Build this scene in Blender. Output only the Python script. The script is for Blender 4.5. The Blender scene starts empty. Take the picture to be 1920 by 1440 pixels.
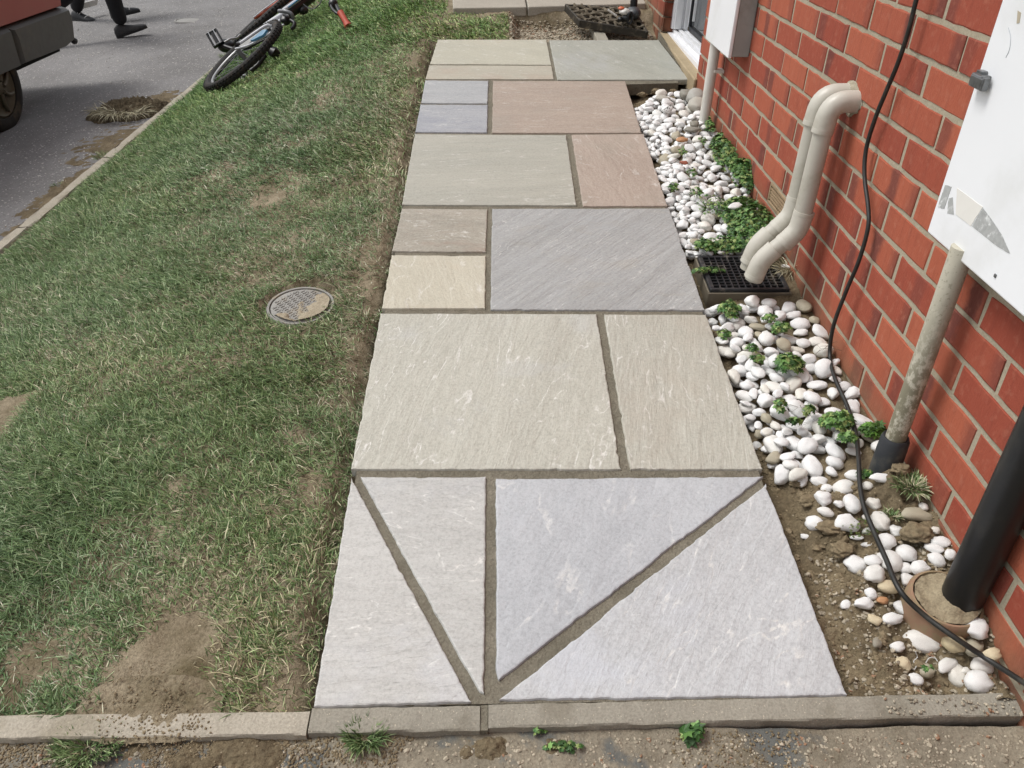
import bpy, bmesh, math, random
import numpy as np
from mathutils import Vector, Matrix
R_=math.radians
random.seed(7); rng=np.random.default_rng(7)
SC=bpy.context.scene
COL=SC.collection

# ------------------------------------------------------------------ camera, sky, sun, exposure
CAM=np.array([-.89741691,-1.74374457,1.01539661])
CR=np.array([.99963512,-.01517156,.02234842]); CU=np.array([-.0103377,.5494944,.83543344]); CW=np.array([.02495515,.83535964,-.54913706])
FPX=1513.127
cam=bpy.data.cameras.new('camera'); camo=bpy.data.objects.new('camera',cam); COL.objects.link(camo)
cam.sensor_width=36; cam.lens=36*FPX/1920; cam.clip_end=400; cam.clip_start=.02
camo.matrix_world=Matrix(((CR[0],CU[0],-CW[0],CAM[0]),(CR[1],CU[1],-CW[1],CAM[1]),(CR[2],CU[2],-CW[2],CAM[2]),(0,0,0,1)))
SC.camera=camo
wd=bpy.data.worlds.new('World'); SC.world=wd; wd.use_nodes=True
nt=wd.node_tree; bg=nt.nodes['Background']
sky=nt.nodes.new('ShaderNodeTexSky'); sky.sky_type='NISHITA'; sky.sun_disc=False
SUN_EL,SUN_AZ=58,-75      # degrees; azimuth from +Y, negative = left of the path
sky.sun_elevation=R_(SUN_EL); sky.sun_rotation=R_(SUN_AZ); sky.air_density=1.0; sky.dust_density=3.0; sky.ozone_density=1.0
hs=nt.nodes.new('ShaderNodeHueSaturation'); hs.inputs['Saturation'].default_value=.22
nt.links.new(sky.outputs[0],hs.inputs['Color']); nt.links.new(hs.outputs[0],bg.inputs[0]); bg.inputs[1].default_value=.128
sl=bpy.data.lights.new('sun','SUN'); sl.energy=1.25; sl.angle=R_(20); sl.color=(1,.98,.95)
slo=bpy.data.objects.new('sun',sl); COL.objects.link(slo)
sd=Vector((math.sin(R_(SUN_AZ))*math.cos(R_(SUN_EL)),math.cos(R_(SUN_AZ))*math.cos(R_(SUN_EL)),math.sin(R_(SUN_EL))))
slo.rotation_euler=sd.to_track_quat('Z','Y').to_euler()
SC.view_settings.view_transform='Standard'; SC.view_settings.look='None'; SC.view_settings.gamma=1
SC.view_settings.exposure=.48

# ------------------------------------------------------------------ helpers: noise, terrain, placing
def _h(ix,iy,s):
    n=(ix.astype(np.int64)*374761393+iy.astype(np.int64)*668265263+s*974634777)&0xffffffff
    n=((n^(n>>13))*1274126177)&0xffffffff
    return ((n^(n>>16))&0xffff)/65535.
def vn(x,y,s=0):
    x=np.asarray(x,float); y=np.asarray(y,float)
    ix=np.floor(x); iy=np.floor(y); fx=x-ix; fy=y-iy
    fx=fx*fx*(3-2*fx); fy=fy*fy*(3-2*fy)
    a=_h(ix,iy,s); b=_h(ix+1,iy,s); c=_h(ix,iy+1,s); d=_h(ix+1,iy+1,s)
    return (a+(b-a)*fx)*(1-fy)+(c+(d-c)*fx)*fy
def fbm(x,y,s=0,o=4):
    t=0; a=.5; x=np.asarray(x,float); y=np.asarray(y,float)
    for k in range(o): t=t+a*vn(x,y,s+k*17); x=x*2.03+3.1; y=y*2.03+1.7; a*=.5
    return t/(1-.5**o)
def sst(a,b,x): t=np.clip((x-a)/(b-a),0,1); return t*t*(3-2*t)
GO=np.array([-1.19913149,-.37363092,-.12595766]); GU=np.array([.99986151,.00462467,.01598688])
GV=np.array([-.00635262,.99393505,.10978504]); GN=np.array([-.0153822,-.1098714,.99382678])
def pplane(x,y): return GO[2]-(GN[0]*(x-GO[0])+GN[1]*(y-GO[1]))/GN[2]
XK=-2.92
def kerbz(y): return -.345+.016*(np.clip(y,-20,12)-4.13)
def terr(x,y):
    """height of the place without any fittings: path plane, lawn falling to the road on the left"""
    x=np.asarray(x,float); y=np.asarray(y,float)
    yc=np.where(y>6.5,6.5+(y-6.5)*.15,y); yc=np.where(yc<-3,-3+(yc+3)*.1,yc)
    zp=pplane(np.minimum(x,.5),yc)
    xs=-1.2-.6*sst(.9,-.4,y); s=np.clip((xs-x)/(xs-XK),0,1)
    zk=kerbz(y); z=zp+(zk-zp)*s**1.5
    rd=zk-.03+.09*(np.clip(x,-9,XK)-XK)
    return np.where(x<XK-.03,rd,z)
def uv_of(x,y):
    z=pplane(x,y); P=np.stack(np.broadcast_arrays(x-GO[0],y-GO[1],z-GO[2]),-1)
    return P@GU,P@GV
def bedh(u,v):
    """height of the soil strip under the pebbles, relative to the slab plane"""
    h=-.056+.040*sst(.905,1.04,u)+.012*sst(1.05,1.2,u)-.018*np.exp(-((v-.69)/.05)**2)
    near=sst(.08,-.12,v)
    h=h+near*(.045*sst(1.02,1.2,u)+.008)
    h=h+(fbm(u*22,v*22,3)-.5)*.03*(.5+near)+(fbm(u*70,v*70,9)-.5)*.018*(.5+near)
    h=h+.03*np.exp(-(((u-1.0)/.05)**2+((v+.13)/.07)**2))+.035*np.exp(-(((u-1.13)/.06)**2+((v+.07)/.05)**2))
    h=h-.05*sst(2.3,2.42,v)
    h=h-(.05*near+.0)*sst(-.40,-.50,v)*sst(1.0,1.1,u)-.040*np.exp(-(((u-1.14)/.09)**2+((v+.38)/.09)**2))*near
    return h
def W(u,v,h=0): return GO+u*GU+v*GV+h*GN
def ray(px,py): return CW+CR*(px-960)/FPX+CU*(720-py)/FPX
def gp(px,py,h=0):
    d=ray(px,py); t=(h-(CAM-GO)@GN)/(d@GN); return CAM+t*d
def wp(px,py,d0=0):
    d=ray(px,py); t=(-d0-CAM[0])/d[0]; return CAM+t*d
def yp(px,py,y):
    d=ray(px,py); t=(y-CAM[1])/d[1]; return CAM+t*d
def tpt(px,py,h=0):
    d=ray(px,py); t0=.8; f=lambda t:(CAM+t*d)[2]-float(terr(*(CAM+t*d)[:2]))-h
    t=t0
    while f(t)>0 and t<60: t+=.05
    a,b=t-.05,t
    for _ in range(24):
        m=(a+b)/2
        if f(m)>0:a=m
        else:b=m
    return CAM+b*d
def bedpt(px,py,h=0):
    P=gp(px,py,h)
    for _ in range(6):
        u,v=uv_of(P[0],P[1]); P=gp(px,py,float(bedh(u,v))+h)
    return P
def lin(hx,sat=1.):
    o=[]
    for k in (0,2,4):
        c=int(hx[k:k+2],16)/255; o.append(c/12.92 if c<=.04045 else ((c+.055)/1.055)**2.4)
    if sat!=1: g=.3*o[0]+.6*o[1]+.1*o[2]; o=[g+(q-g)*sat for q in o]
    return (*o,1)

# ------------------------------------------------------------------ helpers: objects
def tag(o,label=None,cat=None,group=None,kind=None):
    if label:o['label']=label
    if cat:o['category']=cat
    if group:o['group']=group
    if kind:o['kind']=kind
    return o
def empty(name,loc,label,cat,group=None,rz=0):
    o=bpy.data.objects.new(name,None); COL.objects.link(o); o.location=loc; o.rotation_euler=(0,0,rz); o.empty_display_size=.05
    return tag(o,label,cat,group)
def mobj(name,verts,faces,m=None,parent=None,loc=None,smooth=False,uvs=None,col=None):
    """one mesh object; verts in world space, origin moved to loc (or mean)"""
    verts=np.asarray(verts,float).reshape(-1,3)
    if loc is None: loc=verts.mean(0) if len(verts) else np.zeros(3)
    loc=np.asarray(loc,float)
    me=bpy.data.meshes.new(name); me.from_pydata((verts-loc).tolist(),[],[list(map(int,f)) for f in faces]); me.update()
    if smooth: me.polygons.foreach_set('use_smooth',[True]*len(me.polygons))
    if uvs is not None:
        l=me.uv_layers.new(name='UVMap'); l.data.foreach_set('uv',np.asarray(uvs,float).ravel())
    if col is not None:
        a=me.color_attributes.new('Col','FLOAT_COLOR','POINT'); a.data.foreach_set('color',np.asarray(col,float).ravel())
    o=bpy.data.objects.new(name,me); COL.objects.link(o)
    if m: me.materials.append(m)
    o.location=loc
    if parent:
        o.parent=parent; o.matrix_parent_inverse=Matrix.Identity(4)
        # parent rotations are all zero for built things: keep local = world - parent
        o.location=loc-wloc(parent)
    return o
def wloc(o):
    l=np.array(o.location)
    while o.parent: o=o.parent; l=l+np.array(o.location)
    return l
class MB:
    def __init__(s): s.v=[]; s.f=[]
    def add(s,v,f):
        n=len(s.v); s.v.extend([tuple(map(float,p)) for p in v]); s.f.extend([[i+n for i in q] for q in f])
    def box(s,c,d,M=None,b=0):
        """box centre c half-size d, chamfered by b, optional 3x3 axes"""
        M=np.eye(3) if M is None else np.asarray(M,float)
        hx,hy,hz=d; bb=min(b,hx*.6,hy*.6,hz*.6)
        bm=bmesh.new(); bmesh.ops.create_cube(bm,size=2)
        for vt in bm.verts: vt.co=Vector((vt.co.x*hx,vt.co.y*hy,vt.co.z*hz))
        if bb>0: bmesh.ops.bevel(bm,geom=bm.edges[:],offset=bb,segments=2,profile=.5,affect='EDGES')
        bm.verts.index_update(); vs=[np.array(c)+np.array(vt.co)@M for vt in bm.verts]; fs=[[q.index for q in f.verts] for f in bm.faces]; bm.free()
        s.add(vs,fs)
    def tube(s,pts,r,n=12,cap=True,closed=False):
        pts=[np.asarray(p,float) for p in pts]; rr=r if hasattr(r,'__len__') else [r]*len(pts); N=len(pts); ring=[]
        up=None
        for i in range(N):
            if closed: t=pts[(i+1)%N]-pts[i-1]
            else: t=pts[min(i+1,N-1)]-pts[max(i-1,0)]
            t=t/(np.linalg.norm(t)+1e-12)
            if up is None:
                a=np.array([0,0,1.]) if abs(t[2])<.9 else np.array([1.,0,0]); up=np.cross(t,a); up/=np.linalg.norm(up)
            up=up-t*(up@t); up/=np.linalg.norm(up)+1e-12; sd_=np.cross(t,up)
            ring.append([pts[i]+rr[i]*(up*math.cos(2*math.pi*k/n)+sd_*math.sin(2*math.pi*k/n)) for k in range(n)])
        v=[p for q in ring for p in q]; f=[]
        for i in range(N if closed else N-1):
            j=(i+1)%N
            for k in range(n): f.append([i*n+k,i*n+(k+1)%n,j*n+(k+1)%n,j*n+k])
        if cap and not closed: f.append(list(range(n))[::-1]); f.append([(N-1)*n+k for k in range(n)])
        s.add(v,f)
    def lathe(s,c,prof,n=32,M=None):
        """prof list of (r,z) around axis z (rows of M are axes)"""
        M=np.eye(3) if M is None else np.asarray(M,float); v=[]; f=[]
        for (r,z) in prof:
            for k in range(n): v.append(np.array(c)+np.array([r*math.cos(2*math.pi*k/n),r*math.sin(2*math.pi*k/n),z])@M)
        for i in range(len(prof)-1):
            for k in range(n): f.append([i*n+k,i*n+(k+1)%n,(i+1)*n+(k+1)%n,(i+1)*n+k])
        s.add(v,f)
    def prism(s,poly,off):
        """poly world points (CCW from the off side), extruded by vector off"""
        n=len(poly); a=[np.array(p,float) for p in poly]; b=[p+np.array(off) for p in a]
        f=[list(range(n))[::-1],[n+k for k in range(n)]]+[[k,(k+1)%n,n+(k+1)%n,n+k] for k in range(n)]
        s.add(a+b,f)
    def build(s,name,m,parent=None,loc=None,smooth=False): return mobj(name,s.v,s.f,m,parent,loc,smooth)
def autosmooth(o,ang=40):
    me=o.data
    me.polygons.foreach_set('use_smooth',[True]*len(me.polygons))
    bm=bmesh.new(); bm.from_mesh(me)
    for e in bm.edges:
        if len(e.link_faces)==2 and e.calc_face_angle(0)>R_(ang): e.smooth=False
    bm.to_mesh(me); bm.free(); return o
def spline(pts,k=8):
    P=[np.asarray(p,float) for p in pts]; P=[2*P[0]-P[1]]+P+[2*P[-1]-P[-2]]; out=[]
    for i in range(1,len(P)-2):
        for j in range(k):
            t=j/k; a,b,c,d=P[i-1],P[i],P[i+1],P[i+2]
            out.append(.5*((2*b)+(-a+c)*t+(2*a-5*b+4*c-d)*t*t+(-a+3*b-3*c+d)*t**3))
    out.append(P[-2]); return out
def arcpts(a,b,c,r,k=6):
    """polyline a-b-c with the corner b rounded by radius r"""
    a,b,c=[np.asarray(q,float) for q in (a,b,c)]; d1=(a-b)/np.linalg.norm(a-b); d2=(c-b)/np.linalg.norm(c-b)
    p,q=b+d1*r,b+d2*r; return [(1-t)**2*p+2*t*(1-t)*b+t*t*q for t in np.linspace(0,1,k)]

# ------------------------------------------------------------------ helpers: materials
class Mat:
    def __init__(s,name):
        s.m=bpy.data.materials.new(name); s.m.use_nodes=True; s.t=s.m.node_tree; s.b=s.t.nodes['Principled BSDF']; s.n=None
    def N(s,t,**k):
        n=s.t.nodes.new('ShaderNode'+t)
        for a,b in k.items(): setattr(n,a,b)
        return n
    def L(s,a,b):
        if hasattr(a,'is_linked') or isinstance(a,bpy.types.NodeSocket): s.t.links.new(a,b)
        else:
            if isinstance(a,(int,float)) and b.type in('RGBA',): a=(a,a,a,1)
            b.default_value=a
    def obj(s): return s.N('TexCoord').outputs['Object']
    def uv(s): return s.N('TexCoord').outputs['UV']
    def rnd(s): return s.N('ObjectInfo').outputs['Random']
    def attr(s,n='Col'): return s.N('Attribute',attribute_name=n).outputs['Color']
    def mp(s,v,scale=(1,1,1),rot=(0,0,0),loc=(0,0,0)):
        n=s.N('Mapping'); s.L(v,n.inputs[0]); n.inputs['Scale'].default_value=scale; n.inputs['Rotation'].default_value=rot
        if isinstance(loc,tuple): n.inputs['Location'].default_value=loc
        else: s.L(loc,n.inputs['Location'])
        return n.outputs[0]
    def noise(s,v,sc=5,det=4,ro=.55,di=0):
        n=s.N('TexNoise'); s.L(v,n.inputs['Vector']); n.inputs['Scale'].default_value=sc; n.inputs['Detail'].default_value=det
        n.inputs['Roughness'].default_value=ro; n.inputs['Distortion'].default_value=di; return n.outputs[0]
    def vor(s,v,sc=50,out='Distance',feat='F1'):
        n=s.N('TexVoronoi'); n.feature=feat; s.L(v,n.inputs['Vector']); n.inputs['Scale'].default_value=sc; return n.outputs[out]
    def ma(s,op,a,b=0,c=0,cl=False):
        n=s.N('Math',operation=op); n.use_clamp=cl
        s.L(a,n.inputs[0]); s.L(b,n.inputs[1]); s.L(c,n.inputs[2]); return n.outputs[0]
    def st(s,x,a,b,lo=0,hi=1):
        n=s.N('MapRange',interpolation_type='SMOOTHSTEP'); s.L(x,n.inputs[0])
        for k,v in zip((1,2,3,4),(a,b,lo,hi)): s.L(v,n.inputs[k])
        return n.outputs[0]
    def mix(s,f,a,b,bt='MIX'):
        n=s.N('Mix',data_type='RGBA',blend_type=bt); s.L(f,n.inputs[0]); s.L(a,n.inputs[6]); s.L(b,n.inputs[7]); return n.outputs[2]
    def ramp(s,f,st):
        n=s.N('ValToRGB'); s.L(f,n.inputs[0]); e=n.color_ramp.elements
        while len(e)<len(st): e.new(.5)
        for i,(p,c) in enumerate(st): e[i].position=p; e[i].color=c
        return n.outputs[0]
    def bump(s,h,st=.5,d=.002):
        n=s.N('Bump'); n.inputs['Strength'].default_value=st; n.inputs['Distance'].default_value=d; s.L(h,n.inputs['Height'])
        if s.n is not None: s.L(s.n,n.inputs['Normal'])
        s.n=n.outputs[0]; return s.n
    def sep(s,v):
        n=s.N('SeparateXYZ'); s.L(v,n.inputs[0]); return n.outputs
    def out(s,c,ro=.7,met=0,spec=.5,**k):
        s.L(c,s.b.inputs['Base Color']); s.L(ro,s.b.inputs['Roughness']); s.L(met,s.b.inputs['Metallic']); s.L(spec,s.b.inputs['Specular IOR Level'])
        for a,b in k.items(): s.L(b,s.b.inputs[a.replace('_',' ')])
        if s.n is not None: s.L(s.n,s.b.inputs['Normal'])
        return s.m
def plain(name,hexc,ro=.5,met=0,var=.12,sc=30,bs=.15,bd=.001,dirt=None,dsc=12,damt=.5,spec=.5):
    """painted / plastic / metal surface with slight mottling, grime and bump"""
    M=Mat(name); o=M.obj(); c=lin(hexc); n=M.noise(o,sc,4)
    c2=tuple(x*(1-var*2) for x in c[:3])+(1,)
    col=M.mix(n,c,c2)
    if dirt: col=M.mix(M.st(M.noise(o,dsc,6,.65),.5,.72,0,damt),col,lin(dirt))
    M.bump(M.noise(o,sc*4,3),bs,bd)
    r=M.ma('ADD',M.ma('MULTIPLY',n,.2),ro-.1)
    return M.out(col,r,met,spec)

LIN=lin
def m_stone(name,base,tone2,vein,blot,dirn=0,stretch=5,steps=7,blotamt=.4,stain=None,stainamt=.5,specks=0,seed=0,bstr=.55,edge=.35,tint=(.875,.890,.850)):
    """riven sandstone: directional bands, thin ledges, pale scuffs, blotchy bloom"""
    M=Mat(name); o=M.obj(); loc=(seed*3.1,seed*1.7,seed*.9)
    lin=lambda h:tuple(q*t for q,t in zip(LIN(h,.56)[:3],tint))+(1,)
    a=M.mp(M.mp(o,rot=(0,0,R_(dirn)),loc=loc),scale=(1,stretch,1))
    big=M.noise(a,2.2,5,.55,.4); fine=M.noise(a,26,5,.65)
    led=M.ma('MULTIPLY',M.noise(a,1.6,5,.5,.35),steps*1.8)
    fr=M.ma('FRACT',led); sm=M.st(fr,0,.16); h=M.ma('ADD',M.ma('FLOOR',led),sm)
    line=M.ma('MULTIPLY',M.st(fr,.0,.04),M.st(fr,.20,.05))
    brk=M.ma('MULTIPLY',M.st(M.noise(o,9,3),.45,.6),M.st(M.noise(o,75,4,.7),.38,.6))
    col=M.mix(M.st(big,.3,.7),lin(base),lin(tone2))
    col=M.mix(M.st(fine,.35,.75,0,.28),col,lin(vein))
    mid=M.noise(o,140,4,.7); col=M.mix(M.st(mid,.35,.72,0,.30),col,lin(vein)); col=M.mix(M.st(mid,.52,.30,0,.30),col,tuple(q*.6 for q in lin(base)[:3])+(1,))
    col=M.mix(M.ma('MULTIPLY',M.ma('MULTIPLY',line,brk),edge*1.25,0,True),col,LIN('e2e0da'))
    cr=M.st(M.noise(M.mp(a,scale=(1.,3.,1)),7,5,.7,.6),.60,.72); col=M.mix(M.ma('MULTIPLY',M.ma('MULTIPLY',cr,M.st(mid,.45,.6)),.34),col,LIN('dddad3'))
    if blotamt: col=M.mix(M.st(M.noise(M.mp(o,loc=(seed+5.,2,1)),3.3,6,.65,.3),.5,.68,0,blotamt),col,lin(blot))
    if stain: col=M.mix(M.st(M.noise(M.mp(o,loc=(seed+9.,4,3),scale=(1,2.2,1)),4.5,5,.6,.6),.55,.75,0,stainamt),col,lin(stain))
    # chalk scuffs and short scratches
    sv=M.mp(o,scale=(9,60,1),rot=(0,0,R_(8)),loc=(seed*2.,0,0)); sc=M.st(M.noise(sv,1.6,3,.6),.70,.76)
    sv2=M.mp(o,scale=(55,10,1),rot=(0,0,R_(-14)),loc=(seed*5.,3,0)); sc2=M.st(M.noise(sv2,1.5,3,.6),.71,.77)
    col=M.mix(M.ma('MULTIPLY',M.ma('MAXIMUM',sc,sc2),.36),col,lin('f2efe6'))
    if specks: col=M.mix(M.ma('MULTIPLY',M.st(M.vor(o,110),.13,.07),M.st(M.noise(o,8,4),.5,.6)),col,lin('5a5346'))
    gr=M.noise(o,420,2,.6); col=M.mix(M.st(gr,.3,.8,0,.16),col,(.16,.15,.13,1))
    cl=M.noise(M.mp(a,scale=(1,1.6,1)),8,7,.68,.5); M.bump(cl,bstr*1.0,.0048); M.bump(M.noise(M.mp(a,scale=(1,1.3,1)),3,5,.6,.3),.5,.012); M.bump(h,bstr*.55,.0012); M.bump(fine,.4,.001); M.bump(mid,.55,.0009); M.bump(gr,.35,.0006)
    return M.out(col,M.st(big,.2,.8,.5,.66),0,.42)

def m_ground(name,cols,sc=6,fine=160,bs=.8,bd=.004,chips=None,chipsc=90,rough=.9,chipamt=(.16,.1),wet=None,wetm=(.55,.68)):
    M=Mat(name); o=M.obj(); a=M.noise(o,sc,7,.62,.2); b=M.noise(o,fine,4,.7); c=M.ramp(a,cols)
    c=M.mix(M.st(b,.35,.7,0,.45),c,tuple(x*.45 for x in cols[0][1][:3])+(1,))
    if wet: c=M.mix(M.st(M.noise(M.mp(o,loc=(7,3,1)),sc*.7,5,.6),*wetm),c,lin(wet))
    hgt=b
    if chips:
        vd=M.vor(o,chipsc); vc=M.vor(o,chipsc,'Color'); pick=M.st(M.sep(vc)[0],.45,.5)
        k=M.ma('MULTIPLY',M.st(vd,*chipamt),pick); cc=M.mix(M.sep(vc)[1],lin(chips[0]),lin(chips[1])); c=M.mix(k,c,cc); M.bump(k,.6,.002)
    M.bump(M.noise(o,sc*6,5,.6),bs*.6,bd*2); M.bump(hgt,bs,bd*.4)
    return M.out(c,rough,0,.25)
MAT={}
MAT['soil']=m_ground('soil_material',[(.25,lin('5a4f3e')),(.5,lin('776a53')),(.75,lin('93846a'))],9,150,1,.008,('8a7c66','a49880'),70)
MAT['lawnsoil']=m_ground('lawn_soil_material',[(.3,lin('62583f')),(.5,lin('887c66')),(.72,lin('a79a83'))],9,170,1,.006)
MAT['mortar']=m_ground('mortar_material',[(.3,lin('6f6a5c')),(.55,lin('817b6c')),(.8,lin('948d7e'))],11,200,1.,.006,wet='5f594b',wetm=(.58,.75))
MAT['asphalt']=m_ground('asphalt_material',[(.3,lin('72706e')),(.55,lin('838180')),(.8,lin('918f8d'))],1.6,110,1.,.006,('c9c6c0','4f4e4c'),70,chipamt=(.34,.22))
MAT['apron']=m_ground('driveway_concrete',[(.3,lin('78705f')),(.5,lin('8a8272')),(.75,lin('9d9380'))],8,190,.9,.004,('bdb19b','6e675c'),130,wet='62635f',wetm=(.56,.63),chipamt=(.3,.18))
MAT['path']=m_ground('path_concrete',[(.3,lin('a39d90')),(.6,lin('b3ada0')),(.8,lin('bdb7aa'))],3,200,.4,.002)
def m_kerb(name,c1,c2,st):
    M=Mat(name); o=M.obj(); a=M.noise(o,16,6,.65); c=M.mix(a,lin(c1),lin(c2)); c=M.mix(M.st(M.noise(o,7,6,.6),.5,.66,0,.6),c,lin(st))
    g=M.noise(o,240,3,.7); c=M.mix(M.st(g,.35,.7,0,.35),c,(.1,.09,.07,1))
    c=M.mix(M.st(M.vor(o,150),.14,.08),c,lin('c9bea8')); M.bump(M.noise(o,60,5),.5,.003); M.bump(g,.6,.0012)
    return M.out(c,.85,0,.3)

# ------------------------------------------------------------------ ground sheets
def sheet(name,xs,ys,zf,m,kind='structure',skip=None):
    X,Y=np.meshgrid(xs,ys); Z=zf(X,Y); nx=len(xs); v=np.stack([X,Y,Z],-1).reshape(-1,3)
    i=np.arange((len(ys)-1)*nx).reshape(len(ys)-1,nx)[:,:-1].ravel(); f=np.stack([i,i+1,i+nx+1,i+nx],1)
    if skip is not None:
        c=v[f].mean(1); f=f[~skip(c[:,0],c[:,1])]
    o=mobj(name,v,f,m,None,(0,0,0),True); tag(o,kind=kind); return o
sheet('ground',np.linspace(-60,60,61),np.linspace(-40,80,61),lambda x,y:terr(x,y)-.30,MAT['soil'])
def inpath(x,y):
    u,v=uv_of(x,y); return ((u>-.006)&(u<.93)&(v>-.56)&(v<3.085))|((u>.9)&(v>-.56)&(v<3.085))
def lawnz(x,y):
    u,v=uv_of(x,y); z=terr(x,y)-.016+(fbm(x*7,y*7,1)-.5)*.028+(fbm(x*33,y*33,5)-.5)*.016
    e=sst(-.055,-.012,u)*(v>-.56)*(v<3.1); z=z-.026*e
    fr=sst(-.47,-.52,v); z=z+.004*fr*sst(-.3,-.6,v)
    z=np.where(inpath(x,y),terr(x,y)-.09,z)
    pit=sst(.40,.46,u)*sst(3.02,3.1,v)*sst(3.66,3.58,v); z=z-.075*pit
    mh=np.hypot(x-MHC[0],y-MHC[1]); z=np.where(mh<.115,terr(x,y)-.035,z)
    return z
MHC=tpt(563,569,-.020)
ysn=np.concatenate([np.arange(-.925,2.2,.012),np.arange(2.2,4.6,.025),np.arange(4.6,14,.25)])
xsn=np.concatenate([np.arange(-2.94,-2.0,.025),np.arange(-2.0,-.0,.012),[.0]])
lawn=sheet('lawn_soil',xsn,ysn,lawnz,MAT['lawnsoil'])
road=sheet('road',np.concatenate([-np.geomspace(2.9,50,70)[::-1]]),np.concatenate([np.arange(-6,9,.1),np.geomspace(9,60,24)]),
  lambda x,y:np.minimum(terr(np.minimum(x,XK-.04),y),9)+(fbm(x*3,y*3,4)-.5)*.01,MAT['asphalt'])
def apz(x,y):
    u,v=uv_of(x,y); return terr(x,y)-.020+(fbm(x*14,y*14,21)-.5)*.012+(fbm(x*60,y*60,22)-.5)*.005
sheet('driveway',np.concatenate([np.linspace(-2.9,-2,20),np.arange(-2,.3,.012),np.linspace(.3,3,10)]),np.concatenate([np.linspace(-8,-1.5,20),np.arange(-1.48,-.935,.01)]),apz,MAT['apron'])
def bedz(x,y):
    u,v=uv_of(x,y); return pplane(x,y)+bedh(u,v)
sheet('soil_bed',np.arange(-.325,.03,.006),np.arange(-.905,2.2,.006),bedz,MAT['soil'])

# ------------------------------------------------------------------ path: seventeen sandstone slabs
def slab_obj(name,poly,m,label,thick=.024,h=0,seed=0,chips=()):
    P=[gp(px,py,h) for px,py in poly]; uv=[((p-GO)@GU,(p-GO)@GV) for p in P]
    pts=[]; n=len(uv); KS=[]
    def ang(i):
        a=np.array(uv[i-1])-np.array(uv[i]); b=np.array(uv[(i+1)%n])-np.array(uv[i]); return math.acos(max(-1,min(1,(a@b)/np.linalg.norm(a)/np.linalg.norm(b))))
    reach=[.004/math.tan(min(ang(i),1.5)/2)*1.3+.002 for i in range(n)]
    for i in range(n):
        a=np.array(uv[i]); b=np.array(uv[(i+1)%n]); L=np.linalg.norm(b-a); k=max(2,int(L/.007)); d=(b-a)/L; nr=np.array([-d[1],d[0]])
        for j in range(k):
            t=j/k; p=a+(b-a)*t; w=(fbm([p[0]*45+seed],[p[1]*45+i*9],31)[0]-.5)*.0042+(vn([p[0]*190+seed],[p[1]*190],5)[0]-.5)*.0012
            if vn([p[0]*16+seed*3],[p[1]*16+i],8)[0]>.86: w+=.0022
            corner=min(t,1-t)*L
            if corner<.004 : w=w*.3+.0006
            KS.append(min(1,t*L/reach[i],(1-t)*L/reach[(i+1)%n]))
            pts.append(p-nr*w*(1 if area(uv)<0 else -1)*-1*(-1))
    c=np.mean([np.array(q) for q in pts],0); M_=len(pts)
    def off(k):   # shrink towards the inside
        o=[]
        for i in range(M_):
            a=pts[i-2]; b=pts[(i+2)%M_]; d=b-a; d=d/(np.linalg.norm(d)+1e-9); nr=np.array([-d[1],d[0]])*(1 if area(uv)>0 else -1); o.append(pts[i]+nr*k*KS[i])
        return o
    rings=[(off(.0034),0.0),(off(.0012),-.0008),(off(0),-.0032),(off(-.0015),-.012),(off(.001),-thick)]
    V=[];F=[]
    for rg,hh in rings:
        for q in rg: V.append(W(q[0],q[1],h+hh))
    for r in range(len(rings)-1):
        for i in range(M_):
            j=(i+1)%M_; F.append([r*M_+i,r*M_+j,(r+1)*M_+j,(r+1)*M_+i])
    F.append(list(range(M_))[::-1]); 
    if area(uv)<0: pass
    else: F=[f[::-1] for f in F]
    o=mobj(name,V,F,m,None,W(c[0],c[1],h)); autosmooth(o,28); o.data.polygons[len(o.data.polygons)-1].use_smooth=False; tag(o,label,'paving slab','sandstone slabs of the new path'); return o
def area(uv): return .5*sum(uv[i][0]*uv[(i+1)%len(uv)][1]-uv[(i+1)%len(uv)][0]*uv[i][1] for i in range(len(uv)))
BL='c9cddd'
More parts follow.
